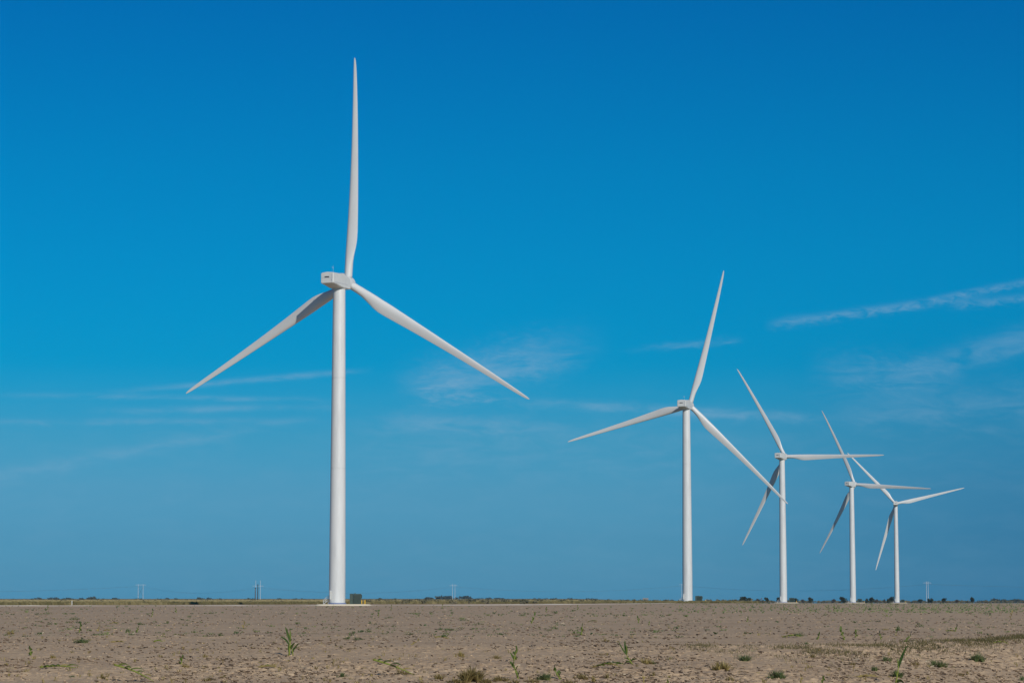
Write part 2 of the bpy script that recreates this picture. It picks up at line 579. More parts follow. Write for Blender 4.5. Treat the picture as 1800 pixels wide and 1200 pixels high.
def build_ground():
    fine_a = np.linspace(-12.6, 12.6, 1150)
    left = -np.concatenate([[13.6, 14.5, 16, 18, 21, 25, 30], np.arange(36, 180, 6.0)])[::-1]
    ang = np.radians(np.concatenate([left, fine_a, -left[::-1], [180.0]]))
    rr = [0.6, 2, 5, 10, 18, 26, 34, 41]
    r = 46.0
    while r < 70: rr.append(r); r *= 1.006
    while r < 100: rr.append(r); r *= 1.0006
    while r < 122: rr.append(r); r *= 1.001
    while r < 260: rr.append(r); r *= 1.0030
    while r < 1000: rr.append(r); r *= 1.0075
    while r < 3000: rr.append(r); r *= 1.03
    while r < 12500: rr.append(r); r *= 1.12
    rr = np.array(rr)
    Rg, Ag = np.meshgrid(rr, ang, indexing='ij')
    X, Y = Rg * np.sin(Ag), Rg * np.cos(Ag)
    Z = land(X, Y) + rough(X, Y)
    nr, na = X.shape
    co = np.stack([X, Y, Z], -1).reshape(-1, 3).astype(np.float32)
    i, j = np.meshgrid(np.arange(nr - 1), np.arange(na), indexing='ij')
    j2 = (j + 1) % na
    q = np.stack([i * na + j, i * na + j2, (i + 1) * na + j2, (i + 1) * na + j], -1).reshape(-1, 4)
    me = bpy.data.meshes.new('ground')
    nf = len(q)
    me.vertices.add(len(co))
    me.vertices.foreach_set('co', co.ravel())
    me.loops.add(nf * 4 + na)
    me.loops.foreach_set('vertex_index', np.concatenate([q.ravel(), np.arange(na)[::-1]]).astype(np.int32))
    me.polygons.add(nf + 1)
    me.polygons.foreach_set('loop_start', np.concatenate([np.arange(nf) * 4, [nf * 4]]).astype(np.int32))
    me.polygons.foreach_set('loop_total', np.concatenate([np.full(nf, 4), [na]]).astype(np.int32))
    me.polygons.foreach_set('use_smooth', np.ones(nf + 1, dtype=bool))
    me.update(calc_edges=True)
    at = me.attributes.new('turf', 'FLOAT', 'POINT')
    azd = np.degrees(np.arctan2(X, np.maximum(Y, 1e-3)))
    edge = np.where(azd < 1.9, 655 + 18 * (azd + 11.5), 950) + 12 * vnoise(X / 60, Y / 60, 9)
    turf = sstep(0, 20, Y - edge)
    turf = np.maximum(turf, (Y < -20) * 0.0)
    at.data.foreach_set('value', turf.ravel().astype(np.float32))
    o = link_mesh('ground', me, M['soil'])
    tag(o, kind='structure')


build_ground()


# ------------------------------------------------------------------ wind turbines
HUB_H, OVER, TILT = 80.0, 4.45, R(4.8)
BLADE = [  # radius, chord, thickness ratio, twist in degrees
    (1.20, 2.00, 1.00, 14), (3.2, 2.00, 1.00, 14), (5.0, 2.12, 0.86, 14), (7.0, 2.55, 0.62, 13.5), (9.0, 3.02, 0.46, 12.5),
    (11.0, 3.25, 0.38, 11), (13.0, 3.22, 0.34, 9.5), (16.0, 3.00, 0.30, 7.5), (20.0, 2.70, 0.27, 5.5), (25.0, 2.38, 0.25, 3.8),
    (30.0, 2.08, 0.23, 2.6), (35.0, 1.82, 0.22, 1.8), (40.0, 1.58, 0.21, 1.0), (45.0, 1.34, 0.20, 0.4), (50.0, 1.08, 0.19, 0),
    (53.0, 0.90, 0.18, 0), (55.0, 0.72, 0.18, 0), (56.2, 0.52, 0.18, 0), (56.8, 0.30, 0.2, 0), (57.05, 0.06, 0.3, 0)]
PITCH_B = 1.0


def blade_mesh():
    b = MB()
    st = []
    for k in range(len(BLADE) - 1):                    # subdivide the stations
        for s in range(3):
            f = s / 3
            st.append([BLADE[k][i] * (1 - f) + BLADE[k + 1][i] * f for i in range(4)])
    st.append(list(BLADE[-1]))
    n = 28
    vs, fs = [], []
    for (r, c, tr, tw) in st:
        w = float(sstep(3.2, 11.0, r))                 # 0 circle .. 1 aerofoil
        axis = 0.5 * (1 - w) + 0.31 * w
        be = R(tw + PITCH_B)
        t = r / 57.0
        bend = 57.0 * (0.115 * t - 0.069 * t * t)      # cone and load bend
        for k in range(n):
            q = 2 * math.pi * k / n
            x = 0.5 * (1 - math.cos(q))                # 0 leading edge .. 1 trailing edge
            yc = 0.5 * math.sin(q) * tr
            xx = min(max(x, 0), 1)
            yt = tr * 5 * (0.2969 * math.sqrt(xx) - 0.1260 * xx - 0.3516 * xx ** 2 + 0.2843 * xx ** 3 - 0.1036 * xx ** 4)
            ya = math.copysign(yt, math.sin(q)) * (0.75 if math.sin(q) > 0 else 1.2) if 0 < k < n else 0
            y = (yc * (1 - w) + ya * w) * c
            X = (x - axis) * c
            vs.append((X * math.cos(be) + y * math.sin(be), -X * math.sin(be) + y * math.cos(be) + bend, r))
    for i in range(len(st) - 1):
        for k in range(n):
            fs.append((i * n + k, i * n + (k + 1) % n, (i + 1) * n + (k + 1) % n, (i + 1) * n + k))
    fs.append(tuple(range(n - 1, -1, -1)))
    fs.append(tuple((len(st) - 1) * n + k for k in range(n)))
    b.add(vs, fs)
    return b.mesh('blade', True)


def make_turbine():
    root = empty('wind_turbine')
    # tower: three tapered cans with thin flange seams
    tw = MB()
    prof = [(2.02, 0.35)]
    for z0, z1 in ((0.35, 33.5), (33.5, 56.0), (56.0, 78.3)):
        f = lambda z: 2.02 - 0.50 * max(0.0, (z - 6) / 72.3) ** 1.15
        for k in range(1, 9):
            z = z0 + (z1 - z0) * k / 8
            if k == 8 and z1 < 78:
                prof += [(f(z), z - 0.12), (f(z) + 0.035, z - 0.11), (f(z) + 0.035, z - 0.01), (f(z) - 0.05, z + 0.01), (f(z) - 0.05, z + 0.10), (f(z), z + 0.12)]
            else:
                prof.append((f(z), z))
    tw.lathe(prof, 64)
    tower = tw.build('tower', M['white'], root, True, R(40))
    fl = MB()
    fl.lathe([(2.26, -0.4), (2.26, 0.26), (2.08, 0.26), (2.08, 0.36), (2.03, 0.36)], 64)
    for k in range(40):
        q = 2 * math.pi * k / 40
        fl.box((2.17 * math.cos(q), 2.17 * math.sin(q), 0.30), (0.07, 0.07, 0.12))
    fl.build('base_flange', M['flange'], tower, False)
    yb = MB()
    yb.lathe([(1.54, 78.3), (1.66, 78.34), (1.66, 78.62), (1.4, 78.66)], 48)
    yb.build('yaw_ring', M['nacelle'], root, True, R(40))
    # nacelle: lofted housing, y forward to the rotor
    top = empty('tmp')
    na = MB()
    def sec(y, wb, wt, zb, zt, cr):
        return [(-wb, y, zb + .18), (-wb + .2, y, zb), (wb - .2, y, zb), (wb, y, zb + .18), (wt, y, zt - .22), (wt - .28, y, zt), (0, y, zt + cr), (-wt + .28, y, zt), (-wt, y, zt - .22)]
    S = [sec(-6.22, 1.66, 1.66, -0.68, 1.74, .14), sec(-6.10, 1.80, 1.80, -0.82, 1.86, .16), sec(-4.4, 1.82, 1.82, -1.02, 1.90, .16), sec(-2.1, 1.84, 1.84, -1.46, 1.92, .16),
         sec(-1.4, 1.84, 1.84, -1.54, 1.93, .16), sec(-0.2, 1.84, 1.82, -1.56, 1.90, .16), sec(0.8, 1.82, 1.76, -1.58, 1.78, .14), sec(2.0, 1.78, 1.66, -1.58, 1.52, .12), sec(2.8, 1.70, 1.52, -1.54, 1.26, .1)]
    n = 9
    vs = [p for s in S for p in s]
    fs = []
    for i in range(len(S) - 1):
        for k in range(n):
            fs.append((i * n + k, i * n + (k + 1) % n, (i + 1) * n + (k + 1) % n, (i + 1) * n + k))
    fs.append(tuple(range(n - 1, -1, -1)))
    fs.append(tuple((len(S) - 1) * n + k for k in range(n)))
    fs = [f[::-1] for f in fs]
    na.add(vs, fs)
    me = na.mesh('nacelle', True, R(24))
    nac = link_mesh('nacelle', me, M['nacelle'], root)
    nac.location = (0, 0, HUB_H)
    bpy.data.objects.remove(top)
    v = MB()
    v.box((0.0, -6.245, 0.75), (1.25, 0.05, 0.30))
    v.build('vent', M['dark'], nac)
    v = MB()
    v.box((0.0, -6.27, 0.94), (1.40, 0.16, 0.07)); v.box((-.67, -6.25, 0.75), (0.06, 0.08, 0.32)); v.box((.67, -6.25, 0.75), (0.06, 0.08, 0.32))
    v.build('vent_hood', M['white'], nac)
    v = MB()
    v.box((0.0, -6.235, 0.50), (3.1, 0.012, 0.025)); v.box((1.30, -6.235, 0.45), (0.03, 0.012, 2.2)); v.box((1.20, -6.25, -0.05), (0.12, 0.05, 0.16))
    v.box((1.865, -2.2, -0.55), (0.012, 6.6, 0.03))
    v.build('panel_seam', M['flange'], nac)
    v = MB()
    v.box((0.55, 0.25, 2.07), (1.05, 1.2, 0.34)); v.box((0.55, 0.25, 2.26), (1.2, 1.35, 0.06))
    v.build('roof_hatch', M['white'], nac)
    v = MB()
    v.tube([(0.6, -4.2, 2.0), (0.6, -4.2, 3.75)], 0.018); v.box((0.6, -4.2, 3.2), (0.5, 0.03, 0.03)); v.tube([(0.35, -4.2, 3.2), (0.35, -4.2, 3.45)], 0.03); v.box((0.6, -4.2, 2.05), (.25, .25, .12))
    v.build('weather_mast', M['galv'], nac)
    # hub with nose cone, axis along y
    Mt = Matrix.Translation((0, 0, HUB_H)) @ Matrix.Rotation(TILT, 4, 'X') @ Matrix.Translation((0, OVER, 0))
    hb = MB()
    hb.lathe([(1.25, -1.75), (1.48, -1.60), (1.58, -1.1), (1.58, 0.7), (1.48, 1.2), (1.22, 1.75), (0.85, 2.15), (0.4, 2.38), (0.05, 2.45)], 48, 'Y')
    hub = hb.build('hub', M['blade'], root, True, R(35))
    hub.matrix_local = Mt
    bm_ = blade_mesh()
    bm_.materials.append(M['blade'])
    for k in range(3):
        o = bpy.data.objects.new('blade', bm_)
        COL.objects.link(o)
        o.parent = root
        o['k'] = k
    return root


def pose(root, loc, az, psi):
    root.location = loc
    root.rotation_euler = (0, 0, -R(az))
    Mt = Matrix.Translation((0, 0, HUB_H)) @ Matrix.Rotation(TILT, 4, 'X') @ Matrix.Translation((0, OVER, 0))
    k = 0
    for ch in root.children:
        if ch.name.startswith('blade'):
            ch.matrix_local = Mt @ Matrix.Rotation(R(psi) + k * 2 * math.pi / 3, 4, 'Y')
            k += 1
        if 'k' in ch: del ch['k']


TURB = [  # x, y, base height, yaw, rotor angle, label
    (-43.15, 634.9, 0.36, 25.3, 2.7, 'largest and nearest white wind turbine, one blade straight up, alone on the left'),
    (71.4, 1046.4, 0.22, 22.6, 16.0, 'second largest white wind turbine, its lower right blade crossing the next tower'),
    (150.1, 1422.8, -0.48, 28.9, -29.3, 'white wind turbine, third largest, one blade level, its tower crossed by a larger blade tip'),
    (234.6, 1770.0, -1.10, 37.7, -25.5, 'white wind turbine second from the right, its upper blade crossed by a level blade'),
    (316.4, 2114.0, -1.75, 8.3, -42.8, 'smallest and farthest white wind turbine at the right end of the row')]
HUBZ = [0.20, 0.29, 0.0, -0.14, -0.88]
proto = make_turbine()
turbines = [proto] + [copy_tree(proto) for _ in TURB[1:]]
for o, (x, y, z, az, psi, lab) in zip(turbines, TURB):
    pose(o, (x, y, z), az, psi)
    k = 1 + (HUBZ.pop(0) - z) / 80
    o.scale = (k, k, k)
    tag(o, lab, 'wind turbine', 'wind turbines in the row')

NEAR = ['the largest turbine', 'the second largest turbine', 'the turbine with a level blade', 'the turbine second from the right', 'the smallest turbine']


# ---- foundation pads, door stairs, transformers, bollards at each tower
def pad_mesh():
    b = MB()
    n = 40
    def ring(sx0, sx1, sy, z, j):
        out = []
        for k in range(n):
            q = 2 * math.pi * k / n
            c, s = math.cos(q), math.sin(q)
            c = math.copysign(abs(c) ** 0.55, c); s = math.copysign(abs(s) ** 0.55, s)
            out.append(((sx1 if c > 0 else sx0) * abs(c) * (1 if c > 0 else -1) * (1 + j * 0.02 * math.sin(5 * q + 1)), sy * s, z))
        return out
    vs = ring(6.0, 9.0, 6.4, -0.6, 1) + ring(5.2, 8.1, 5.4, -0.18, 1) + ring(4.9, 7.8, 5.1, 0.0, 1)
    fs = [(i * n + k, i * n + (k + 1) % n, (i + 1) * n + (k + 1) % n, (i + 1) * n + k) for i in range(2) for k in range(n)]
    fs.append(tuple(2 * n + k for k in range(n)))
    b.add(vs, fs)
    return b.mesh('concrete_pad')


pad_me = pad_mesh()
pad_me.materials.append(M['concrete'])
for (x, y, z, az, psi, lab) in TURB:
    o = bpy.data.objects.new('concrete_pad', pad_me)
    COL.objects.link(o)
    o.location = (x, y, z)
    tag(o, kind='structure')


def make_stairs():
    root = empty('access_stairs')
    b = MB()
    n = 6
    for k in range(n):
        b.box((-3.25 + 0.21 * k, 0.0, 0.16 + 0.17 * k), (0.26, 0.85, 0.05))
    for s in (-1, 1):
        b.tube([(-3.35, s * 0.44, 0.02), (-2.15, s * 0.44, 1.06)], 0.07, 4)
    b.box((-1.98, 0, 1.09), (0.65, 0.95, 0.07))
    b.tube([(-2.25, .4, 0), (-2.25, .4, 1.06)], .05, 4); b.tube([(-2.25, -.4, 0), (-2.25, -.4, 1.06)], .05, 4)
    b.build('stair_flight', M['galv'], root)
    for s in (-1, 1):
        h = MB()
        h.tube([(-3.4, s * .47, 1.0), (-2.2, s * .47, 2.08), (-1.8, s * .47, 2.1)], 0.035, 5)
        h.tube([(-3.4, s * .47, 0.55), (-2.2, s * .47, 1.6), (-1.8, s * .47, 1.62)], 0.028, 5)
        for (xx, a, c) in ((-3.4, 0.0, 1.0), (-2.8, 0.5, 1.54), (-2.2, 1.05, 2.08)):
            h.tube([(xx, s * .47, a), (xx, s * .47, c)], 0.03, 5)
        h.build('handrail', M['galv'], root)
    d = MB()                                                     # the tower door standing open above the landing
    rot = Matrix.Rotation(R(-10), 3, 'Z')
    d.box((-1.88, -1.45, 2.3), (0.09, 0.95, 2.2), rot)
    d.build('open_door', M['white'], root)
    return root


def make_transformer():
    root = empty('transformer')
    b = MB()
    b.box((-0.95, 0.1, 1.12), (0.80, 1.5, 2.24)); b.box((-0.95, 0.1, 2.27), (0.86, 1.6, 0.07))
    b.build('cabinet', M['green_metal'], root)
    b = MB()
    b.box((-0.95, -0.665, 1.15), (0.66, 0.03, 1.95)); b.box((-0.72, -0.69, 1.2), (.05, .05, .2))
    b.build('door', M['green_metal'], root)
    b = MB()
    b.box((0.40, 0.0, 1.14), (1.86, 1.9, 2.16)); b.box((0.38, 0.0, 2.26), (1.84, 2.0, 0.06)); b.box((-.2, 0, 2.33), (.5, .5, .1))
    b.build('tank', M['green_metal'], root)
    b = MB()
    for k in range(7):
        b.box((-0.36 + 0.24 * k, -1.06, 1.12), (0.07, 0.22, 1.9))
    b.tube([(0.9, -0.97, 2.2), (1.2, -0.97, 2.18), (1.38, -0.97, 2.02), (1.40, -0.97, 1.3)], 0.09, 8)
    b.build('radiator', M['green_metal'], root)
    return root


def make_bollard():
    b = MB()
    b.lathe([(0.115, -0.1), (0.115, 0.92), (0.10, 0.99), (0.06, 1.03), (0.01, 1.045)], 16)
    return b.build('bollard', M['yellow'], None, True, R(40))


st0, tr0, bo0 = make_stairs(), make_transformer(), make_bollard()
for i, (x, y, z, az, psi, lab) in enumerate(TURB):
    va = -math.atan2(x, y)
    s = st0 if i == 0 else copy_tree(st0)
    s.location = (x, y, z); s.rotation_euler = (0, 0, R(6) + va)
    tag(s, 'grey metal stairs with handrails up to the door of ' + NEAR[i], 'stairs', 'stairs at the turbine doors')
    t = tr0 if i == 0 else copy_tree(tr0)
    off = Matrix.Rotation(va, 3, 'Z') @ Vector((4.55, 0.4, 0))
    t.scale = (1.06, 1.0, 1.12)
    t.location = (x + off.x, y + off.y, z); t.rotation_euler = (0, 0, va)
    tag(t, 'dark green transformer cabinet beside the foot of ' + NEAR[i], 'transformer', 'transformers beside the towers')
BOLL = [(0, 6.05, 2.2, 'yellow bollard close behind the transformer of the largest turbine'), (0, 6.85, 0.2, 'yellow bollard at the right edge of the pad of the largest turbine'),
        (1, 7.3, 0.2, 'yellow bollard on the pad of the second largest turbine'), (2, 7.2, 0.2, 'yellow bollard on the pad of the turbine with a level blade'),
        (3, 7.6, 0.2, 'yellow bollard right of the transformer of the turbine second from the right'), (4, 6.7, 0.2, 'yellow bollard right of the transformer of the smallest turbine')]
for i, (k, ox, oy, lab) in enumerate(BOLL):
    o = bo0 if i == 0 else copy_tree(bo0)
    x, y, z = TURB[k][:3]
    va = -math.atan2(x, y)
    p = Matrix.Rotation(va, 3, 'Z') @ Vector((ox, oy, 0))
    o.location = (x + p.x, y + p.y, z)
    tag(o, lab, 'bollard', 'yellow bollards on the turbine pads')


# ------------------------------------------------------------------ caliche access road (low raised bed)
def build_road():
    key = [(-260, 560), (-122, 606), (-82, 622), (-52, 632), (-36, 645), (0, 700), (27, 790), (52, 940), (69, 1038)]
    pts = []
    for a, b_ in zip(key[:-1], key[1:]):
        L = math.dist(a, b_)
        for k in range(int(L / 3)):
            f = k / int(L / 3)
            pts.append((a[0] + (b_[0] - a[0]) * f, a[1] + (b_[1] - a[1]) * f))
    vs, fs = [], []
    for i, (x, y) in enumerate(pts):
        a, c = pts[max(i - 1, 0)], pts[min(i + 1, len(pts) - 1)]
        t = Vector((c[0] - a[0], c[1] - a[1], 0)).normalized()
        nn = Vector((-t.y, t.x, 0))
        h = 0.15 + 0.16 * float(vnoise(np.array(x / 22.0), np.array(y / 22.0), 12)) + 0.03 * float(vnoise(np.array(x / 3.0), np.array(y / 3.0), 13))
        ap = x / y * FPX + CX                      # worn away in places
        h = h * float(np.interp(ap, [0, 60, 100, 170, 420, 450, 540, 560, 650, 660, 730, 760, 1030, 1050, 1180, 1195], [1, 1, .35, 1, 1, .2, .2, 1, 1, .15, .15, .8, 1, .1, .1, .8]))
        h = max(0.01, h)
        for off, hh in ((-4.2, -0.15), (-2.6, h), (0, h + 0.03), (2.6, h), (4.2, -0.15)):
            p = Vector((x, y, 0)) + nn * off
            vs.append((p.x, p.y, gz(p.x, p.y) + hh))
    for i in range(len(pts) - 1):
        for k in range(4):
            fs.append((i * 5 + k, (i + 1) * 5 + k, (i + 1) * 5 + k + 1, i * 5 + k + 1))
    b = MB()
    b.add(vs, fs)
    o = b.build('access_road', M['caliche'], None, True)
    tag(o, kind='structure')


build_road()


# ------------------------------------------------------------------ vegetation far off
def leaf_card(b, c, w, h, tone, lean=0.35):
    q = random.uniform(0, math.pi)
    s = Vector((math.cos(q), math.sin(q), random.uniform(-.2, .2))) * w / 2
    u = Vector((random.uniform(-lean, lean), random.uniform(-lean, lean), 1)).normalized() * h / 2
    c = Vector(c)
    b.add([c - s - u, c + s - u, c + s * 0.6 + u, c - s * 0.5 + u * 1.1], [(0, 1, 2, 3)], tone)


def polar(px, d):
    a = math.atan((px - CX) / FPX)
    return d * math.tan(a), d


def build_grass_belt():
    b = MB()
    n = 0
    while n < 26000:
        px = random.uniform(-160, 1330)
        azd = math.degrees(math.atan((px - CX) / FPX))
        d0 = 668 + 18 * (azd + 11.5) if azd < 1.9 else 985
        if azd >= 1.4 and azd < 1.9: d0 = 930
        d = d0 + random.random() ** 2.2 * 1500
        x, y = polar(px, d)
        k = float(vnoise(np.array(x / 25.0), np.array(y / 60.0), 21))
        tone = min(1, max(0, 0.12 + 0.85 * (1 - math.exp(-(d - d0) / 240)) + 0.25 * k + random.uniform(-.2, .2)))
        h = random.uniform(0.45, 0.95) * (1.0 + 0.25 * k)
        w = random.uniform(0.7, 1.8) * (d / 800)
        q = random.uniform(-0.5, 0.5)
        s = Vector((math.cos(q), math.sin(q), 0)) * w / 2
        z = gz(x, y)
        l = Vector((random.uniform(-.2, .2), random.uniform(-.2, .2), h))
        c = Vector((x, y, z - 0.05))
        m2 = c + l * random.uniform(.7, 1.0) + s * random.uniform(-.6, .6)
        b.add([c - s, c + s, c + s * 0.7 + l * random.uniform(.6, .95), m2 + Vector((0, 0, .1)), c - s * 0.7 + l * random.uniform(.6, .95)], [(0, 1, 2, 3, 4)], tone)
        n += 1
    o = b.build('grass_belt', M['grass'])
    tag(o, 'belt of olive and straw coloured rough grass beyond the bare field', 'grass', kind='stuff')


def bush(b, c, w, h, n, tone0=0.5, spread=0.3):
    lobes = [(random.uniform(-.32, .32) * w, random.uniform(-.3, .3) * w, random.uniform(.35, .72) * h, random.uniform(.2, .34)) for _ in range(5)]
    for _ in range(n):
        l = random.choice(lobes)
        v = Vector((random.gauss(0, 1), random.gauss(0, 1), random.gauss(0, 1)))
        v = v.normalized() * random.uniform(.55, 1.05)
        p = Vector((l[0] + v.x * l[3] * w, l[1] + v.y * l[3] * w, l[2] + v.z * l[3] * h * 1.05))
        if p.z < 0.02 * h: p.z = random.uniform(.02, .3) * h
        sz = random.uniform(.09, .17) * max(w, h) * (60 / max(n, 20)) ** 0.25
        leaf_card(b, Vector(c) + p, sz * 1.2, sz, min(1, max(0, tone0 + random.uniform(-spread, spread))), 0.8)


def build_scrub():
    b = MB()
    for _ in range(1300):
        r = random.random()
        if r < 0.44:
            px = random.uniform(620, 1345); d = random.uniform(1080, 2100) if px > 950 else random.uniform(780, 1900); h = random.uniform(0.9, 1.7)
            if px > 1230: h *= 1.2
        elif r < 0.56:
            px = random.uniform(-60, 700); d = random.uniform(900, 2600); h = random.uniform(0.8, 1.4)
        else:
            px = random.uniform(1280, 1880); d = random.uniform(2400, 4200); h = random.uniform(1.6, 3.4) * d / 2700
        x, y = polar(px, d)
        w = h * random.uniform(1.2, 2.4)
        bush(b, (x, y, gz(x, y) - 0.1), w, h, 26, random.choice((0.2, 0.4, 0.55, 0.8) if px > 640 else (.5, .65, .8)))
    o = b.build('scrub', M['scrub'])
    tag(o, 'low grey green scrub along the far edge of the field', 'scrub', kind='stuff')


def build_far_wood():
    b = MB()
    def clump(p0, p1, d, hmax, n, base=0.0):
        for _ in range(n):
            px = random.uniform(p0, p1)
            f = 1 - abs((px - (p0 + p1) / 2) / ((p1 - p0) / 2)) ** 2
            dd = d * random.uniform(.93, 1.07)
            x, y = polar(px, dd)
            h = hmax * (0.35 + 0.65 * f) * random.uniform(.75, 1.1)
            bush(b, (x, y, gz(x, y) - 0.3), h * random.uniform(1.6, 2.6), h, 30, random.uniform(.1, .7))
    for (a, c, hp, n) in ((-20, 6, 4.5, 6), (18, 30, 2.6, 4), (58, 82, 3.2, 9), (86, 110, 3.6, 10), (112, 136, 3.2, 9), (143, 152, 3.0, 5), (156, 172, 4.6, 8), (172, 188, 2.6, 5),
                         (198, 212, 3.0, 6), (236, 256, 2.4, 5), (280, 286, 2.6, 3), (294, 302, 2.8, 4), (308, 316, 2.2, 3), (350, 357, 3.6, 4), (357, 380, 2.8, 8), (384, 400, 2.6, 4), (432, 452, 3.0, 6), (480, 500, 2.2, 4),
                         (508, 560, 2.0, 10), (664, 672, 3.2, 4), (690, 700, 2.6, 4), (744, 764, 4.0, 8)):
        d = 3900
        clump(a, c, d, (hp + 1.0) * d / FPX, n)
    clump(768, 796, 5200, 7.4 * 5200 / FPX, 16)
    clump(798, 832, 5200, 6.2 * 5200 / FPX, 16)
    clump(832, 900, 5200, 3.6 * 5200 / FPX, 18)
    clump(900, 1120, 5000, 3.0 * 5000 / FPX, 34)
    clump(1120, 1300, 4600, 4.6 * 4600 / FPX, 40)
    clump(1300, 1720, 4600, 3.6 * 4600 / FPX, 70)
    clump(1715, 1900, 4000, 7.0 * 4000 / FPX, 80)
    clump(1735, 1765, 3600, 9.0 * 3600 / FPX, 10)
    o = b.build('distant_wood', M['far'])
    tag(o, 'distant low line of bluish dark woodland on the horizon', 'woodland', kind='stuff')


build_grass_belt()
build_scrub()
build_far_wood()


def make_tree(kind, n=620):
    root = empty({'dark': 'mesquite_tree', 'brush': 'bare_shrub'}[kind])
    b = MB()
    lobes = []
    for _ in range(9):
        q = random.uniform(0, 2 * math.pi)
        rr = random.uniform(0.0, .34)
        lobes.append((math.cos(q) * rr, math.sin(q) * rr, random.uniform(.24, .74), random.uniform(.20, .29)))
    for _ in range(n):
        l = random.choice(lobes)
        v = Vector((random.gauss(0, 1), random.gauss(0, 1), random.gauss(0, 1))).normalized() * random.uniform(.3, 1.1) ** .5
        p = Vector((l[0] + v.x * l[3], l[1] + v.y * l[3], l[2] + v.z * l[3] * .95))
        if p.z < .02: p.z = random.uniform(.02, .3)
        sz = random.uniform(.05, .11)
        leaf_card(b, p, sz * 1.3, sz, min(1, max(0, random.gauss(.4, .28))), 1.0)
    b.build('crown', M['tree'] if kind == 'dark' else M['brush'], root)
    t = MB()
    for _ in range(3):
        q = random.uniform(0, 6.28)
        t.tube([(0.02 * math.cos(q), .02 * math.sin(q), -.15), (.06 * math.cos(q), .06 * math.sin(q), .2), (.2 * math.cos(q), .2 * math.sin(q), .55)], [.03, .022, .008], 6)
    t.build('trunk', M['bark'], root)
    return root


TREES = [  # px, width px, height px, distance, kind, label
    (1304.5, 15, 10.0, 2250, 'dark', 'taller wide dark mesquite tree of a pair left of the third turbine'),
    (1315, 12, 8.0, 2280, 'dark', 'lower dark mesquite tree, right one of a pair left of the third turbine'),
    (1329, 9, 7.0, 2400, 'brush', 'grey brown shrub beside the dark rusty post'),
    (1345, 7.5, 9.0, 2450, 'dark', 'small round mesquite tree between the rusty post and the turbine with a level blade'),
    (1366, 8, 9.0, 2350, 'dark', 'mesquite tree touching the left side of the tower of the turbine with a level blade'),
    (1397, 8, 7.5, 2500, 'dark', 'mesquite tree just right of the transformer of the turbine with a level blade'),
    (1408, 9, 6.0, 2600, 'brush', 'thin greyish shrub between the green transformer and a dark pointed tree'),
    (1421.5, 10, 9.0, 2300, 'dark', 'dark mesquite tree with a pointed top between the third and fourth turbines'),
    (1463, 10, 6.5, 2450, 'brush', 'reddish brown shrub left of the round dark tree'),
    (1479, 14, 9.5, 2300, 'dark', 'large round dark tree left of the tower of the turbine second from the right'),
    (1521, 7, 7.5, 2450, 'dark', 'small tree just right of the transformer of the turbine second from the right'),
    (1529, 11, 9.0, 2500, 'dark', 'grey green tree, middle of three right of the turbine second from the right'),
    (1537.5, 9, 6.0, 2500, 'brush', 'brown shrub, right one of three right of the turbine second from the right'),
    (1552, 5, 6.0, 2450, 'brush', 'tiny brown shrub left of two trees by the smallest turbine'),
    (1558.5, 7, 7.0, 2300, 'dark', 'small dark tree, left of two trees by the smallest turbine'),
    (1564.5, 10, 10.0, 2500, 'dark', 'taller tree next to the left side of the tower of the smallest turbine'),
    (1614, 8, 6.0, 2350, 'dark', 'low dark tree left of the pale power poles at the right'),
    (1629, 6, 7.0, 2400, 'dark', 'small dark tree directly right of the pale power poles at the right'),
    (1634.5, 7, 8.0, 2350, 'dark', 'second dark tree right of the pale power poles at the right'),
    (1656, 8, 8.0, 2250, 'dark', 'lone egg shaped dark tree between the power poles and the right edge'),
    (1678, 9, 5.5, 2400, 'brush', 'low brown shrub between two lone dark trees near the right edge'),
    (1705, 8, 9.0, 2250, 'dark', 'rightmost lone dark tree standing near the field edge')]
tp = {'dark': [make_tree('dark') for _ in range(4)], 'brush': [make_tree('brush', 340) for _ in range(2)]}
used = set()
for i, (px, w, h, d, kind, lab) in enumerate(TREES):
    p = tp[kind][i % len(tp[kind])]
    o = p if p.name not in used else copy_tree(p)
    used.add(p.name)
    x, y = polar(px, d)
    z = gz(x, y)
    o.location = (x, y, z - 0.1)
    hh = h * 1.18 * d / FPX
    o.scale = (w * d / FPX / 0.98, w * d / FPX / 0.98, hh / 0.93)
    o.rotation_euler = (0, 0, i * 1.7)
    tag(o, lab, 'tree' if kind == 'dark' else 'shrub', 'lone trees and shrubs beyond the field')
for k in tp:
    for p in tp[k]:
        if p.name not in used:
            for c in list(p.children): bpy.data.objects.remove(c)
            bpy.data.objects.remove(p)


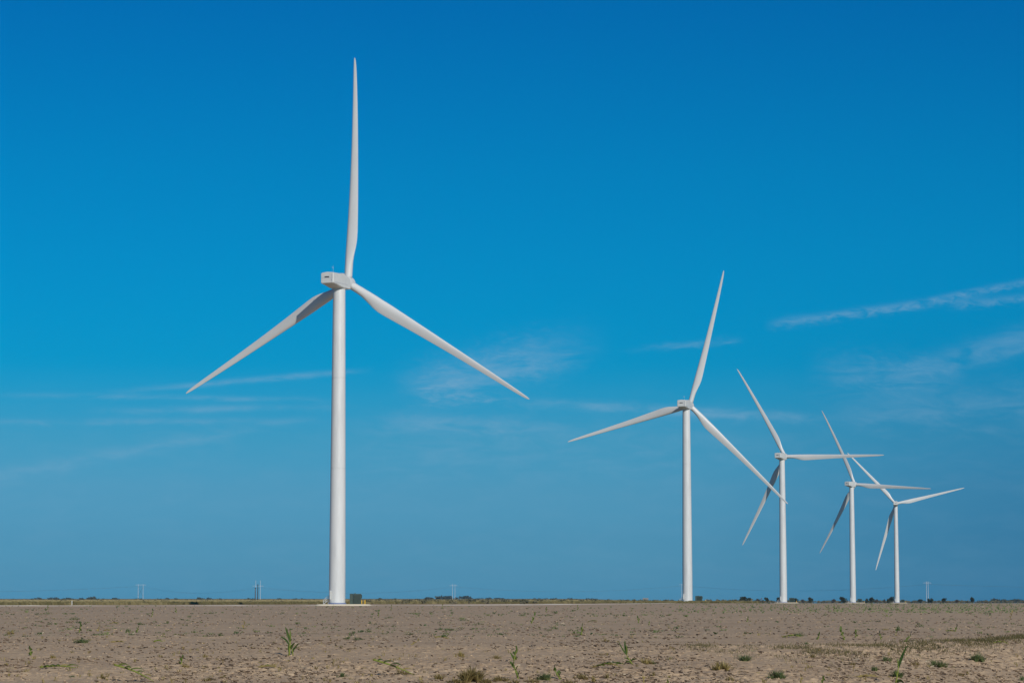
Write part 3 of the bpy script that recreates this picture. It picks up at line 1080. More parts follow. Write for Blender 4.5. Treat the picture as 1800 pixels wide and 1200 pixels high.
# ------------------------------------------------------------------ power line far behind
def pole_frame(name, px0, px1, d, top, arm, xbrace, label, m=M['pole'], extra=None):
    x, y = polar((px0 + px1) / 2, d)
    root = empty(name, (x, y, gz(x, y)))
    sc = d / FPX
    w = (px1 - px0) * sc / 2
    H = top * sc + EYE - gz(x, y)
    A_ = H - (arm * sc)
    for s in (-1, 1):
        b = MB()
        b.tube([(s * w, 0, -1), (s * w, 0, H)], [.30, .20], 8)
        b.build('pole', m, root, True, R(40))
    b = MB()
    b.box((0, 0, A_), (w * 2 + 8.0, .22, .24))
    b.build('crossarm', m, root)
    for xx in (-w - 3.6, 0, w + 3.6):
        b = MB()
        b.lathe([(.07, A_ - 1.6), (.10, A_ - 1.3), (.07, A_ - 1.0), (.10, A_ - .7), (.05, A_ - .12)], 8)
        ins = b.build('insulator', m, root)
        ins.location.x = xx
    if xbrace:
        b = MB()
        b.tube([(-w, .1, H * .2), (w, .1, H * .85)], .13, 5); b.tube([(w, -.1, H * .2), (-w, -.1, H * .85)], .13, 5)
        b.build('cross_brace', M['dark_pole'], root)
    tag(root, label, 'power pole', 'power poles on the horizon')
    return (Vector((x, y, gz(x, y) + A_ - 2.0)), w + 4)


frames = [
    pole_frame('power_pole', 246, 254.6, 3900, 24.5, 1.0, True, 'pale two legged power pole with crossed brace, leftmost on the horizon'),
    pole_frame('power_pole', 451.6, 459.6, 3500, 31.5, 10, False, 'tall pale two legged power pole behind two short dark poles, left of the largest turbine'),
    pole_frame('power_pole', 795.8, 800.2, 4300, 25.0, 2.5, False, 'pale narrow power pole pair between the two largest turbines'),
    pole_frame('power_pole', 1197, 1199.6, 4300, 25.0, 0.8, False, 'pale power pole partly hidden by the left side of the second largest turbine tower'),
    pole_frame('power_pole', 1625.2, 1628.2, 3600, 29.5, 2.5, False, 'pale power pole pair, rightmost on the horizon')]
for (px, hpx, d, lab) in ((451.0, 19.0, 1900, 'short dark pole, left one of two in front of the tall pale power pole'), (455.2, 24.5, 1900, 'dark pole, right and taller of two in front of the tall pale power pole')):
    x, y = polar(px, d)
    H = hpx * d / FPX + EYE
    root = empty('dark_pole', (x, y, gz(x, y)))
    b = MB(); b.tube([(0, 0, -.5), (0, 0, H)], [.36, .28], 8); b.build('pole_shaft', M['dark_pole'], root, True, R(40))
    b = MB(); b.box((0, 0, H - .6), (1.3, .2, .25)); b.build('bracket', M['dark_pole'], root)
    tag(root, lab, 'pole', 'short dark poles')

ext = [(Vector((-1180 * 1.0, 3900, 20.0)), 6)] + frames + [(Vector((1650, 3600, 22)), 6)]
WL = ['thin overhead wires running off the left edge from the leftmost power pole', 'thin sagging overhead wires between the two left power poles', 'thin sagging overhead wires passing behind the largest turbine tower',
      'thin sagging overhead wires between the two largest turbines', 'thin overhead wires behind the three turbines right of the second largest', 'thin overhead wires running off the right edge from the rightmost power pole']
for (a, wa), (c, wc), lab in zip(ext[:-1], ext[1:], WL):
    b = MB()
    for s in (-1, 0, 1):
        pa, pc = a + Vector((s * wa, 0, 0)), c + Vector((s * wc, 0, 0))
        sag = min(9.0, (pc - pa).length * 0.03)
        pts = []
        for k in range(25):
            f = k / 24
            p = pa.lerp(pc, f)
            p.z -= sag * 4 * f * (1 - f)
            pts.append(p)
        b.tube(pts, 0.03, 4)
    tag(b.build('power_line', M['wire']), lab, 'power line', 'overhead wires')

# markers, shed, post
for (px, py, hpx, d, lab) in ((130.5, 1059.4, 4.6, 690, 'white marker post in the grass near the left edge'), (756.5, 1057.0, 1.8, 1150, 'tiny white marker post in the grass right of the largest turbine')):
    x, y = polar(px, d)
    z = gz(x, y)
    zt = EYE - (py - hpx - HZ) * d / FPX
    b = MB()
    b.box((0, 0, (zt - z) / 2), (.16 * d / 690, .06, zt - z)); b.box((0, -.035, (zt - z) - .16), (.17 * d / 690, .012, .18))
    o = b.build('marker_post', M['white']); o.location = (x, y, z)
    tag(o, lab, 'marker post', 'white marker posts')
x, y = polar(1133.5, 3000)
sh = empty('shed', (x, y, gz(x, y)))
b = MB(); b.box((0, 0, 1.4), (6.2, 5, 2.8)); b.build('wall', M['shed'], sh)
b = MB(); b.add([(-3.4, -2.9, 2.75), (3.4, -2.9, 2.75), (3.4, 0, 4.2), (-3.4, 0, 4.2), (-3.4, 2.9, 2.75), (3.4, 2.9, 2.75)], [(0, 1, 2, 3), (3, 2, 5, 4), (0, 3, 4), (1, 5, 2)]); b.build('roof', M['shed'], sh)
b = MB(); b.box((1.2, -2.52, 1.1), (1.6, .06, 2.2)); b.build('door', M['dark'], sh)
tag(sh, 'small grey shed half hidden in scrub left of the second largest turbine', 'shed')
x, y = polar(1336.3, 2350)
ps = empty('rusty_post', (x, y, gz(x, y)))
b = MB(); b.box((0, 0, 2.1), (.32, .32, 4.4)); b.build('post', M['rust'], ps)
b = MB(); b.box((0, 0, 4.0), (.75, .5, 1.1)); b.build('post_box', M['rust'], ps)
tag(ps, 'dark rusty post with a box on top standing among shrubs', 'post')


# ------------------------------------------------------------------ plants on the field
def corn(p, h, lean=(0, 0), leaves=7, dry=False, seed=0, name='corn_plant', wide=1.0, spec=None):
    """upright stalk with arching strap leaves; each leaf its own part"""
    rd = random.Random(seed)
    root = empty(name, p)
    stalk_m = M['straw'] if dry else M['corn_stalk']
    leaf_m = M['straw'] if dry else M['corn']
    if spec:
        return corn_spec(root, h, spec, rd)
    pts = [Vector((lean[0] * h * f ** 1.3, lean[1] * h * f ** 1.3, h * f * 0.86 - 0.03)) for f in (0, .2, .4, .6, .8, 1)]
    b = MB()
    b.tube(pts, [.042 * h ** .5, .038 * h ** .5, .031 * h ** .5, .025 * h ** .5, .017 * h ** .5, .007 * h ** .5], 7, tone=.6)
    b.build('stalk', stalk_m, root, True)
    for k in range(leaves):
        f = min(.95, max(.04, 0.08 + 0.84 * k / max(1, leaves - 1) + rd.uniform(-.08, .08)))
        i = min(4, int(f * 5)); fr = f * 5 - i
        base = pts[i].lerp(pts[i + 1], fr)
        side = (1 if k % 2 else -1)
        q = rd.uniform(-1.0, 1.0) + (0 if side > 0 else math.pi)
        top_leaf = k == leaves - 1
        L = h * (rd.uniform(.30, .58) if not top_leaf else .42)
        up = rd.uniform(.9, 1.7) if not top_leaf else 1.5
        droop = rd.choice((.15, .5, 1.0)) * rd.uniform(.7, 1.2) if not top_leaf else .2
        out = Vector((math.cos(q), math.sin(q) * .8, 0)) * (rd.uniform(.45, .95) if not top_leaf else .25)
        lp, lw = [], []
        for s in range(8):
            t = s / 7
            lp.append(base + out * L * (t * (.72 - .1 * t)) + Vector((0, 0, L * (up * t * .8 - droop * t * t))))
            lw.append(.036 * h ** .55 * wide * (math.sin(math.pi * min(1, .12 + t * .88)) ** .6) * (1 - .45 * math.sin(t * 7 + k) ** 2 * t) + .002)
        sd = Vector((-out.y * .6, out.x * .6, rd.choice((-1, 1)) * rd.uniform(.5, 1.1)))
        lb = MB()
        lb.ribbon(lp, lw, sd, .35, tone=rd.uniform(.15, .75))
        lb.build('leaf', leaf_m, root, True)
    return root


def curve3(a, b, c, n=9):
    return [a * (1 - t) ** 2 + b * 2 * t * (1 - t) + c * t * t for t in [k / (n - 1) for k in range(n)]]


def corn_spec(root, h, spec, rd):
    V = lambda q, d=0.0: Vector((q[0], d, q[1])) * h
    for st in spec['stalks']:
        b = MB()
        P = [V(q) for q in st[0]]
        b.tube(P, [st[1] * h * (1 - .5 * k / (len(P) - 1)) for k in range(len(P))], 8, tone=.85)
        b.build('stalk', M['corn_stalk'], root, True)
    for (p0, p1, p2, w, depth, tone) in spec['leaves']:
        P = curve3(V(p0), V(p1, depth * .5), V(p2, depth))
        ww = [w * h * .72 * (.35 + .65 * math.sin(math.pi * min(1, .12 + t * .86)) ** .7) * (1 if t < .95 else .35) for t in [k / 8 for k in range(9)]]
        d = (P[-1] - P[0]).normalized()
        tw = rd.uniform(.2, .9)
        side = [Vector((d.z * math.cos(tw * k / 8), .5 + math.sin(tw * k / 8), -d.x * math.cos(tw * k / 8))) for k in range(9)]
        lb = MB()
        lb.ribbon(P, ww, side, .3, tone)
        lb.build('leaf', M['corn'], root, True)
    return root


HERO = {
    508: dict(stalks=[([(0, -.02), (.02, .2), (.035, .38), (.03, .55)], .034), ([(.14, -.02), (.13, .1), (.12, .24)], .022)],
              leaves=[((.03, .48), (-.02, .72), (-.13, 1.0), .062, -.05, .25), ((.03, .5), (.05, .7), (.03, .88), .05, .08, .9), ((-.0, .38), (-.10, .62), (-.31, .66), .055, -.1, .12),
                      ((.05, .22), (.10, .36), (.22, .45), .065, -.12, .3), ((.08, .08), (.17, .26), (.35, .43), .055, .05, .1), ((.04, .48), (.06, .55), (.10, .57), .04, -.05, .5), ((.02, .06), (-.03, .3), (.0, .42), .05, -.06, .4)]),
    1574: dict(stalks=[([(-.02, -.06), (.04, .14), (.07, .3), (.09, .46)], .022)],
               leaves=[((.085, .42), (.20, .72), (.345, 1.0), .075, .06, .08), ((.085, .44), (.085, .58), (.06, .67), .03, -.03, .95), ((.03, .03), (.14, .13), (.21, -.01), .06, -.1, .2), ((.05, .2), (.02, .3), (.01, .34), .03, -.05, .9)]),
    1113: dict(stalks=[([(0, -.02), (-.12, .14), (-.21, .28), (-.28, .42)], .028)],
               leaves=[((-.27, .4), (-.34, .7), (-.33, 1.0), .07, .05, .2), ((-.27, .4), (-.44, .62), (-.60, .95), .05, -.06, .3), ((-.25, .45), (-.24, .65), (-.28, .8), .05, -.05, .8),
                       ((-.1, .15), (.03, .26), (.18, .22), .06, -.1, .3), ((-.05, .05), (-.2, .18), (-.32, .1), .05, -.08, .2), ((-.15, .2), (-.3, .3), (-.38, .28), .04, .05, .3)])}


def fallen(p, length, az, hump=.06, dry=.4, seed=0, side_leaves=4, name='fallen_corn_stalk', rise=0.0):
    rd = random.Random(seed)
    root = empty(name, p)
    u = Vector((math.cos(az), math.sin(az), 0))
    v = Vector((-u.y, u.x, 0))
    pts = [u * length * (f - .5) + v * .05 * length * math.sin(f * 5) + Vector((0, 0, .03 + hump * math.sin(math.pi * f) + rise * (1 - f))) for f in (0, .15, .3, .45, .6, .75, .9, 1)]
    b = MB(); b.tube(pts, [.03, .03, .027, .025, .022, .018, .012, .006], 6, tone=.6)
    b.build('stalk', M['corn_stalk'] if rd.random() > dry else M['straw'], root, True)
    for k in range(side_leaves):
        f = .1 + .8 * k / side_leaves
        base = u * length * (f - .5) + Vector((0, 0, .04 + hump * math.sin(math.pi * f) + rise * (1 - f)))
        out = (u * rd.uniform(.5, 1.1) + v * rd.choice((-1, 1)) * rd.uniform(.3, .9)).normalized()
        L = length * rd.uniform(.25, .42)
        lp = [base + out * L * s / 6 + Vector((0, 0, L * (.35 * (s / 6) - .42 * (s / 6) ** 2))) for s in range(7)]
        lb = MB()
        lb.ribbon(lp, [.03 * (math.sin(math.pi * min(1, .15 + .85 * s / 6)) ** .7) + .002 for s in range(7)], Vector((-out.y, out.x, .5)), .3, rd.uniform(.2, .8))
        lb.build('leaf', M['straw'] if rd.random() < dry else M['corn'], root, True)
    c = MB()
    for _ in range(9):
        q = rd.uniform(0, 6.28)
        o_ = Vector((math.cos(q), math.sin(q), rd.uniform(.1, 1.1)))
        c.tube([pts[0], pts[0] + o_ * rd.uniform(.04, .11)], [.008, .003], 4, tone=rd.random())
    c.build('root_ball', M['straw'], root)
    return root


def tuft(p, w, h, m, n=70, seed=0, name='weed_clump', spread=1.0, fat=1.0):
    """many narrow leaves from one crown: a clump that reads as a plant"""
    rd = random.Random(seed)
    b = MB()
    cr = [(max(-.42, min(.42, rd.gauss(0, .22))) * w, rd.gauss(0, .2) * w) for _ in range(9)]
    for _ in range(n):
        cx_, cy_ = rd.choice(cr)
        q = rd.uniform(0, 2 * math.pi)
        edge = min(1.0, abs(cx_) / (.45 * w))
        L = h * rd.uniform(.35, 1.15) * (1.05 - .55 * edge)
        out = Vector((math.cos(q), math.sin(q), 0))
        sp = (rd.uniform(.1, .9) + .3 * edge) * spread * min(1.6, w / max(h, .01) * .55)
        base = Vector((cx_ + out.x * .04 * w, cy_ + out.y * .04 * w, -.01))
        lp = [base + out * L * sp * t ** 1.4 + Vector((0, 0, L * (t - .32 * sp * t * t))) for t in (0, .35, .7, 1)]
        ww = rd.uniform(.004, .011) * fat * (h / .2) ** .5
        b.ribbon(lp, [ww * .7, ww, ww * .8, ww * .12], Vector((-out.y, out.x, rd.uniform(-.4, .4))), .25, min(1, max(0, rd.gauss(.45, .32))))
    o = b.build(name, m)
    o.location = p
    return o


def S(px, py):
    """metres per photograph pixel at a field pixel"""
    return ground_at(px, py).y / FPX


# -- upright corn plants: px, py of the foot, height px, lean, leaves, dry, label
CORN = [
    (508, 1153, 50, (-.16, 0), 8, False, 'tall upright green corn plant in front of the largest turbine, left of centre'),
    (1574, 1203, 66, (.28, 0), 5, False, 'tallest corn plant, bright stalk with one dark leaf leaning right, at the bottom right edge'),
    (1113, 1169, 42, (-.28, 0), 6, False, 'corn plant leaning left over a dry heap, below the second largest turbine'),
    (903, 1162, 20, (.25, 0), 5, False, 'short spiky corn plant at the bottom middle, above a dark spreading one'),
    (911, 1193, 24, (-.3, 0), 6, False, 'dark green spreading corn plant at the bottom edge beside a brown bush'),
    (985, 1193, 20, (-.5, 0), 6, False, 'bright green low corn plant at the bottom edge right of a dark weed clump'),
    (139, 1112, 14, (.2, 0), 5, False, 'small green corn plant right of yellow stalks, far left of the field'),
    (55, 1152, 13, (-.2, 0), 5, False, 'dark green twisted corn plant near the left edge'),
    (318, 1168, 13, (.2, 0), 5, False, 'small green corn plant with a straw coloured clump at its foot'),
    (267, 1084, 11, (.1, 0), 5, False, 'small leafy corn plant in the far rows below the leftmost power pole'),
    (310, 1077, 11, (-.1, 0), 4, False, 'thin upright corn plant in the farthest rows on the left'),
    (241, 1111, 9, (.2, 0), 5, False, 'stubby dark corn plant beside a round weed on the left'),
    (934, 1096, 15, (.35, 0), 4, False, 'yellow green corn plant leaning right, middle of the field'),
    (1022, 1116, 16, (.1, 0), 4, False, 'thin straight pale corn stalk in the middle of the field'),
    (1123, 1095, 10, (-.2, 0), 5, False, 'small corn plant left of a dark upright stub below the second largest turbine'),
    (1141, 1098, 8, (0, 0), 3, False, 'dark upright corn stub below the second largest turbine'),
    (1313, 1093, 8, (.2, 0), 4, False, 'small dark corn plant below the pair of mesquite trees'),
    (1485, 1125, 18, (-.35, 0), 6, False, 'green corn plant leaning left below the turbine second from the right'),
    (1504, 1121, 11, (.05, 0), 5, False, 'small upright corn plant just right of a green one leaning left'),
    (1437, 1124, 11, (.3, 0), 4, False, 'arched dark corn plant bending to the right, below the third turbine'),
    (1574, 1117, 16, (.7, 0), 5, False, 'corn plant leaning far right onto a grey green weed'),
    (1591, 1129, 12, (.8, 0), 4, False, 'yellow and black corn plant leaning right above the grass strip'),
    (1679, 1111, 11, (.3, 0), 5, False, 'forked corn plant with drooping tips near the right edge of the field'),
    (1549, 1124, 12, (-.2, 0), 4, False, 'small corn plant below the smallest turbine, left of the leaning ones'),
    (1466, 1074, 9, (.05, 0), 4, False, 'dark small corn plant in the far rows below the round tree'),
    (665, 1083, 9, (.1, 0), 4, False, 'small corn plant in the far rows right of the largest turbine pad'),
    (585, 1071, 8, (.1, 0), 4, False, 'thin corn plant right in front of the largest turbine tower'),
    (84, 1070, 7, (0, 0), 5, False, 'small dark corn plant in the farthest rows at the far left'),
    (1408, 1201, 13, (0, 0), 3, True, 'single dry upright stalk at the bottom edge, right part'),
    (1445, 1202, 12, (.2, 0), 5, False, 'bright green corn seedling at the bottom edge, right part'),
    (1173, 1201, 9, (0, 0), 5, False, 'bright green corn seedling at the bottom edge below the second largest turbine'),
    (1132, 1201, 14, (-.1, 0), 4, True, 'yellow dry corn stub at the bottom edge below the leaning corn plant'),
    (428, 1103, 10, (.1, 0), 3, True, 'thin yellow dry stalk in the left half of the field'),
    (172, 1110, 9, (.3, 0), 4, True, 'yellow dry stalk leaning right, far left of the field'),
    (1776, 1086, 10, (.3, 0), 4, True, 'yellow dry corn plant near the right edge in the far rows'),
    (723, 1133, 9, (1.2, 0), 4, True, 'yellow bent corn leaf rising to the right, centre of the field'),
    (960, 1076, 8, (.05, 0), 4, False, 'small upright corn plant in the far rows left of centre'),
    (1016, 1072, 7, (-.1, 0), 4, False, 'dark small corn plant in the far rows right of centre'),
    (688, 1072, 7, (0, 0), 4, False, 'small corn plant in the farthest rows right of the yellow bollards'),
    (778, 1069, 6, (0, 0), 4, False, 'small corn plant in the farthest rows below the narrow power poles')]
for i, (px, py, h, lean, nl, dry, lab) in enumerate(CORN):
    p = ground_at(px, py)
    tag(corn(p, h * (1.0 if h > 30 else 1.2) * p.y / FPX, lean, nl, dry, 100 + i, wide=1.2 if h > 30 else 2.1, spec=HERO.get(px)), lab, 'corn plant', 'corn plants left on the field')

# -- fallen stalks: px0, py0 -> px1, py1
FALL = [
    (70, 1174, 135, 1175, .05, .2, 'long green fallen corn stalk lying flat with a straw root ball, bottom left'),
    (201, 1170, 270, 1199, .05, .2, 'long fallen corn stalk lying slantwise at the bottom left'),
    (657, 1162, 727, 1189, .04, .3, 'long fallen corn stalk lying slantwise in front of the largest turbine'),
    (1043, 1174, 1096, 1175, .12, .2, 'humped fallen corn plant lying left of the corn plant that leans left'),
    (1505, 1191, 1546, 1188, .04, .9, 'yellow fallen corn stalk lying at the bottom right'),
    (455, 1174, 485, 1173, .04, .2, 'green fallen corn leaf lying below the tall corn plant'),
    (1376, 1121, 1410, 1121, .08, .2, 'green fallen corn plant below the turbine with a level blade'),
    (1743, 1133, 1772, 1131, .10, .1, 'bright green fallen corn plant on the grass strip at the right edge'),
    (765, 1121, 790, 1124, .05, .3, 'small green fallen corn leaf in the centre of the field'),
    (1033, 1093, 1050, 1092, .08, .2, 'small dark fallen corn plant in the middle distance right of centre'),
    (270, 1129, 286, 1127, .06, .3, 'small fallen corn leaf with a dark root in the left half'),
    (193, 1096, 210, 1094, .06, .9, 'brown fallen stalk pieces in the far rows on the left'),
    (1663, 1110, 1680, 1111, .03, .3, 'short fallen corn leaf left of the forked corn plant'),
    (195, 1130, 220, 1129, .03, .9, 'grey brown fallen stalk lying flat in the left part of the field')]
for i, (a, c, e, f, hump, dry, lab) in enumerate(FALL):
    p0 = ground_at((a + e) / 2, max(c, f))
    sc_ = p0.y / FPX
    w_ = abs(e - a) * sc_
    az = random.uniform(-.35, .35)
    tag(fallen(p0, w_ / math.cos(az), az, hump, dry, 300 + i, 5 if w_ > .6 else 3, rise=max(0, f - c) * sc_), lab, 'fallen corn', 'fallen corn stalks')

# -- weed and grass clumps: px, py, width px, height px, material, leaves, label
WEEDS = [
    (145, 1131, 27, 10, 'weed', 150, 'wide bushy green weed on the left, largest in that part of the field'),
    (226, 1111, 9, 7, 'weed', 60, 'small round weed beside a stubby dark corn plant on the left'),
    (388, 1117, 11, 6, 'weed', 60, 'small grey green weed in the left half below the two dark poles'),
    (127, 1189, 13, 4, 'weed', 60, 'flat dark weed below the long fallen stalk at the bottom left'),
    (612, 1123, 13, 6, 'weed', 60, 'grey green weed, left of two side by side in front of the largest turbine'),
    (628, 1124, 16, 6, 'weed', 80, 'green weed, right of two side by side in front of the largest turbine'),
    (622, 1114, 9, 5, 'weed', 50, 'small dark weed just behind two weeds side by side'),
    (718, 1115, 15, 6, 'weed', 50, 'sparse pale weed in the centre of the field'),
    (774, 1107, 8, 5, 'weed', 50, 'small dark weed right of a sparse pale one in the centre'),
    (874, 1157, 21, 7, 'brown_weed', 80, 'olive flat weed left of a short spiky corn plant'),
    (810, 1154, 11, 10, 'straw', 70, 'pale yellow dry tuft in the centre of the field'),
    (601, 1191, 16, 8, 'weed', 90, 'yellow green weed near the bottom edge below the largest turbine'),
    (706, 1186, 22, 9, 'brown_weed', 90, 'olive brown weed grown over a slanting fallen stalk'),
    (830, 1198, 44, 24, 'brown_weed', 420, 'large brown and green bush at the bottom edge, centre'),
    (878, 1197, 28, 11, 'brown_weed', 160, 'low brown weed right of the large brown bush at the bottom edge'),
    (770, 1194, 20, 10, 'brown_weed', 100, 'brown weed left of the large brown bush at the bottom edge'),
    (957, 1195, 24, 13, 'weed', 170, 'dark green bushy weed at the bottom edge, right of centre'),
    (1020, 1193, 22, 12, 'brown_weed', 110, 'brown dead weed right of the bright green low corn plant'),
    (932, 1199, 26, 9, 'brown_weed', 120, 'brown weed mat at the bottom edge between two green plants'),
    (1068, 1192, 10, 9, 'brown_weed', 60, 'small brown round tuft at the bottom, right of centre'),
    (1148, 1190, 9, 7, 'brown_weed', 50, 'small brown tuft above the yellow dry corn stub'),
    (1133, 1168, 24, 11, 'straw', 90, 'dry straw heap at the foot of the corn plant that leans left'),
    (1146, 1168, 16, 6, 'weed', 60, 'grey green weed right of the dry straw heap'),
    (1177, 1158, 12, 4, 'weed', 40, 'flat small weed below and left of the second largest turbine foot'),
    (1305, 1163, 38, 13, 'weed', 170, 'wide green grassy clump above the dry yellow tuft on the right'),
    (1268, 1178, 28, 17, 'straw', 130, 'spiky dry yellow tuft below the wide green grassy clump'),
    (1064, 1127, 13, 6, 'straw', 60, 'low yellow dry tuft in the middle of the field'),
    (977, 1106, 10, 5, 'weed', 50, 'green weed, right of two low ones left of a thin pale stalk'),
    (964, 1109, 14, 4, 'weed', 50, 'grey weed, left of two low ones left of a thin pale stalk'),
    (1577, 1191, 25, 13, 'weed', 150, 'dark weed clump behind the stalk of the tallest corn plant'),
    (1647, 1172, 30, 14, 'weed', 170, 'bushy grey green weed right of the tallest corn plant'),
    (1717, 1163, 30, 15, 'weed', 180, 'bushy weed nearest the right edge, below the grass strip'),
    (1557, 1161, 18, 9, 'weed', 90, 'green weed just below the grass strip, left of the tallest corn leaf'),
    (1366, 1195, 26, 15, 'weed', 170, 'bright green bushy weed at the bottom, below the third turbine'),
    (1538, 1180, 14, 9, 'weed', 70, 'thin green weed above the yellow fallen stalk at the bottom right'),
    (1428, 1157, 12, 8, 'brown_weed', 70, 'olive weed at the lower edge of the grass strip, right of the third turbine'),
    (1610, 1168, 22, 8, 'brown_weed', 80, 'brown dead weed between the tallest corn plant and the bushy grey green weed'),
    (1798, 1196, 12, 9, 'weed', 70, 'green weed cut by the right edge at the bottom'),
    (1580, 1108, 13, 7, 'weed', 70, 'grey green weed touched by the corn plant leaning far right'),
    (1556, 1107, 13, 5, 'straw', 50, 'yellow green low weed below the smallest turbine'),
    (1600, 1129, 20, 6, 'weed', 70, 'pale weed behind the yellow and black leaning corn plant'),
    (1419, 1133, 10, 5, 'weed', 40, 'small weed below the arched dark corn plant'),
    (1404, 1119, 15, 9, 'weed', 60, 'leafy weed at the right end of the fallen corn below the third turbine'),
    (1322, 1145, 11, 5, 'weed', 40, 'small green weed in the dark strip left of the third turbine'),
    (92, 1157, 14, 7, 'straw', 60, 'dry yellow tuft near the bottom left, above the long fallen stalk'),
    (10, 1169, 10, 6, 'straw', 40, 'dry yellow tuft cut close to the left edge'),
    (44, 1183, 9, 8, 'straw', 30, 'thin yellow dry sprig below the dry tufts at the bottom left'),
    (325, 1173, 14, 8, 'straw', 60, 'straw coloured clump at the foot of a small green corn plant'),
    (178, 1195, 12, 10, 'brown_weed', 60, 'brown tuft left of the slanting fallen stalk at the bottom left'),
    (365, 1196, 20, 7, 'brown_weed', 70, 'flat olive weed at the bottom edge, left half'),
    (360, 1156, 8, 6, 'straw', 30, 'tiny yellow sprig in the left half of the field'),
    (190, 1108, 14, 6, 'straw', 50, 'yellow dry litter tuft right of the yellow leaning stalk'),
    (20, 1115, 15, 8, 'straw', 60, 'yellow and green tuft near the left edge in the far rows'),
    (333, 1085, 8, 5, 'weed', 40, 'small weed in the far rows between the leftmost and second power poles'),
    (245, 1098, 11, 5, 'weed', 50, 'small weed in the far rows below the leftmost power pole'),
    (294, 1096, 8, 5, 'weed', 40, 'small weed right of the one below the leftmost power pole'),
    (130, 1089, 22, 6, 'weed', 70, 'wide low weed in the far rows on the left'),
    (83, 1079, 18, 5, 'weed', 60, 'wide low weed, left of two in the farthest left rows'),
    (66, 1080, 12, 5, 'weed', 50, 'low weed directly left of a wide low one in the farthest rows'),
    (538, 1105, 8, 5, 'weed', 40, 'small weed right of the top of the tall corn plant'),
    (650, 1096, 10, 4, 'weed', 40, 'small flat weed in the far rows below the green transformer'),
    (683, 1086, 14, 5, 'weed', 60, 'weed patch in the far rows right of the largest turbine'),
    (815, 1091, 16, 5, 'weed', 60, 'flat weed, left of two in the far rows right of centre'),
    (842, 1097, 16, 4, 'weed', 60, 'flat weed, right of two in the far rows right of centre'),
    (1097, 1083, 8, 4, 'weed', 40, 'small weed in the far rows left of the second largest turbine'),
    (1405, 1099, 9, 4, 'weed', 40, 'small weed in the far rows below the third turbine'),
    (1615, 1097, 8, 4, 'weed', 40, 'small weed in the far rows below the power poles at the right'),
    (800, 1200, 30, 10, 'brown_weed', 130, 'brown matted weed at the bottom edge just left of the large brown bush foot'),
    (852, 1201, 30, 9, 'brown_weed', 130, 'brown matted weed at the bottom edge in front of the large brown bush'),
    (905, 1201, 22, 8, 'brown_weed', 90, 'brown weed at the bottom edge under the dark green spreading corn plant'),
    (740, 1200, 13, 6, 'brown_weed', 50, 'small brown weed at the bottom edge, leftmost of the brown growth'),
    (1001, 1201, 24, 9, 'brown_weed', 90, 'brown weed at the bottom edge under the bright green low corn plant'),
    (1043, 1199, 10, 10, 'straw', 50, 'yellow dry tuft at the bottom edge between two brown weeds'),
    (1283, 1198, 12, 9, 'brown_weed', 50, 'small olive tuft at the bottom edge below the spiky dry yellow tuft'),
    (1498, 1169, 14, 6, 'brown_weed', 50, 'small brown weed above the thin green weed at the bottom right'),
    (1690, 1187, 16, 6, 'brown_weed', 60, 'flat brown weed below the bushy grey green weed at the bottom right'),
    (1290, 1177, 12, 5, 'brown_weed', 40, 'small brown weed right of the spiky dry yellow tuft')]
for i, (px, py, w, h, m, n, lab) in enumerate(WEEDS):
    p = ground_at(px, py)
    s = p.y / FPX
    nm = {'weed': 'weed_clump', 'brown_weed': 'dead_weed', 'straw': 'dry_tuft'}[m]
    o = tuft(p, w * s * 1.25, h * s * 1.25, M[m], int(n * 1.3), 500 + i, nm, 1.0, 1.0)
    tag(o, lab, {'weed': 'weed', 'brown_weed': 'dead weed', 'straw': 'dry tuft'}[m], 'weeds on the field')


# -- uncountable small growth and litter
def build_sprouts():
    b = MB()
    n = 0
    while n < 1300:
        px = random.uniform(-60, 1860)
        py = 1060.5 + (random.random() ** 1.7) * 60
        if px > 1280 and random.random() < .4: py = random.uniform(1060, 1072)
        x, y = field_hit(px, py)
        if y > 940: continue
        if y > 600 and x < 25 and y > 560 + 0: continue
        k = float(vnoise(np.array(x / 14.0), np.array(y / 30.0), 31))
        if k < random.uniform(-.7, .5): continue
        z = gzr(x, y)
        h = random.uniform(.05, .26) * (1.0 if y > 250 else .55) * (1.6 if random.random() < .12 else 1)
        tone = random.random()
        for _ in range(random.randint(4, 10)):
            q = random.uniform(0, 6.28)
            o_ = Vector((math.cos(q), math.sin(q), 0)) * h * random.uniform(.1, 1.5)
            c = Vector((x + random.uniform(-.15, .15), y + random.uniform(-.15, .15), z - .02))
            s = Vector((-math.sin(q), math.cos(q), 0)) * random.uniform(.02, .05) * (y / 250) ** .5
            b.add([c - s, c + s, c + o_ * .6 + s * .8 + Vector((0, 0, h * .7)), c + o_ + Vector((0, 0, h * random.uniform(.5, 1)))], [(0, 1, 2, 3)], tone)
        n += 1
    n = 0
    while n < 2000:
        px = random.uniform(1180, 1860)
        py = 1060.2 + 17 * random.random() ** 1.4
        x, y = field_hit(px, py)
        if y > 945 or random.random() > .25 + (px - 1180) / 700: continue
        z = gzr(x, y)
        h = random.uniform(.08, .34) * min(1, y / 420) * (1.8 if random.random() < .08 else 1)
        tone = random.random()
        for _ in range(3):
            q = random.uniform(0, 6.28)
            o_ = Vector((math.cos(q), math.sin(q), 0)) * h * random.uniform(.05, .5)
            c = Vector((x + random.uniform(-.1, .1), y, z - .02))
            s_ = Vector((1, 0, 0)) * random.uniform(.03, .07)
            b.add([c - s_, c + s_, c + o_ * .5 + s_ * .8 + Vector((0, 0, h * .6)), c + o_ + Vector((0, 0, h * random.uniform(.6, 1)))], [(0, 1, 2, 3)], tone)
        n += 1
    tag(b.build('volunteer_sprouts', M['weed']), 'countless small green sprouts dotted over the bare field', 'sprouts', kind='stuff')


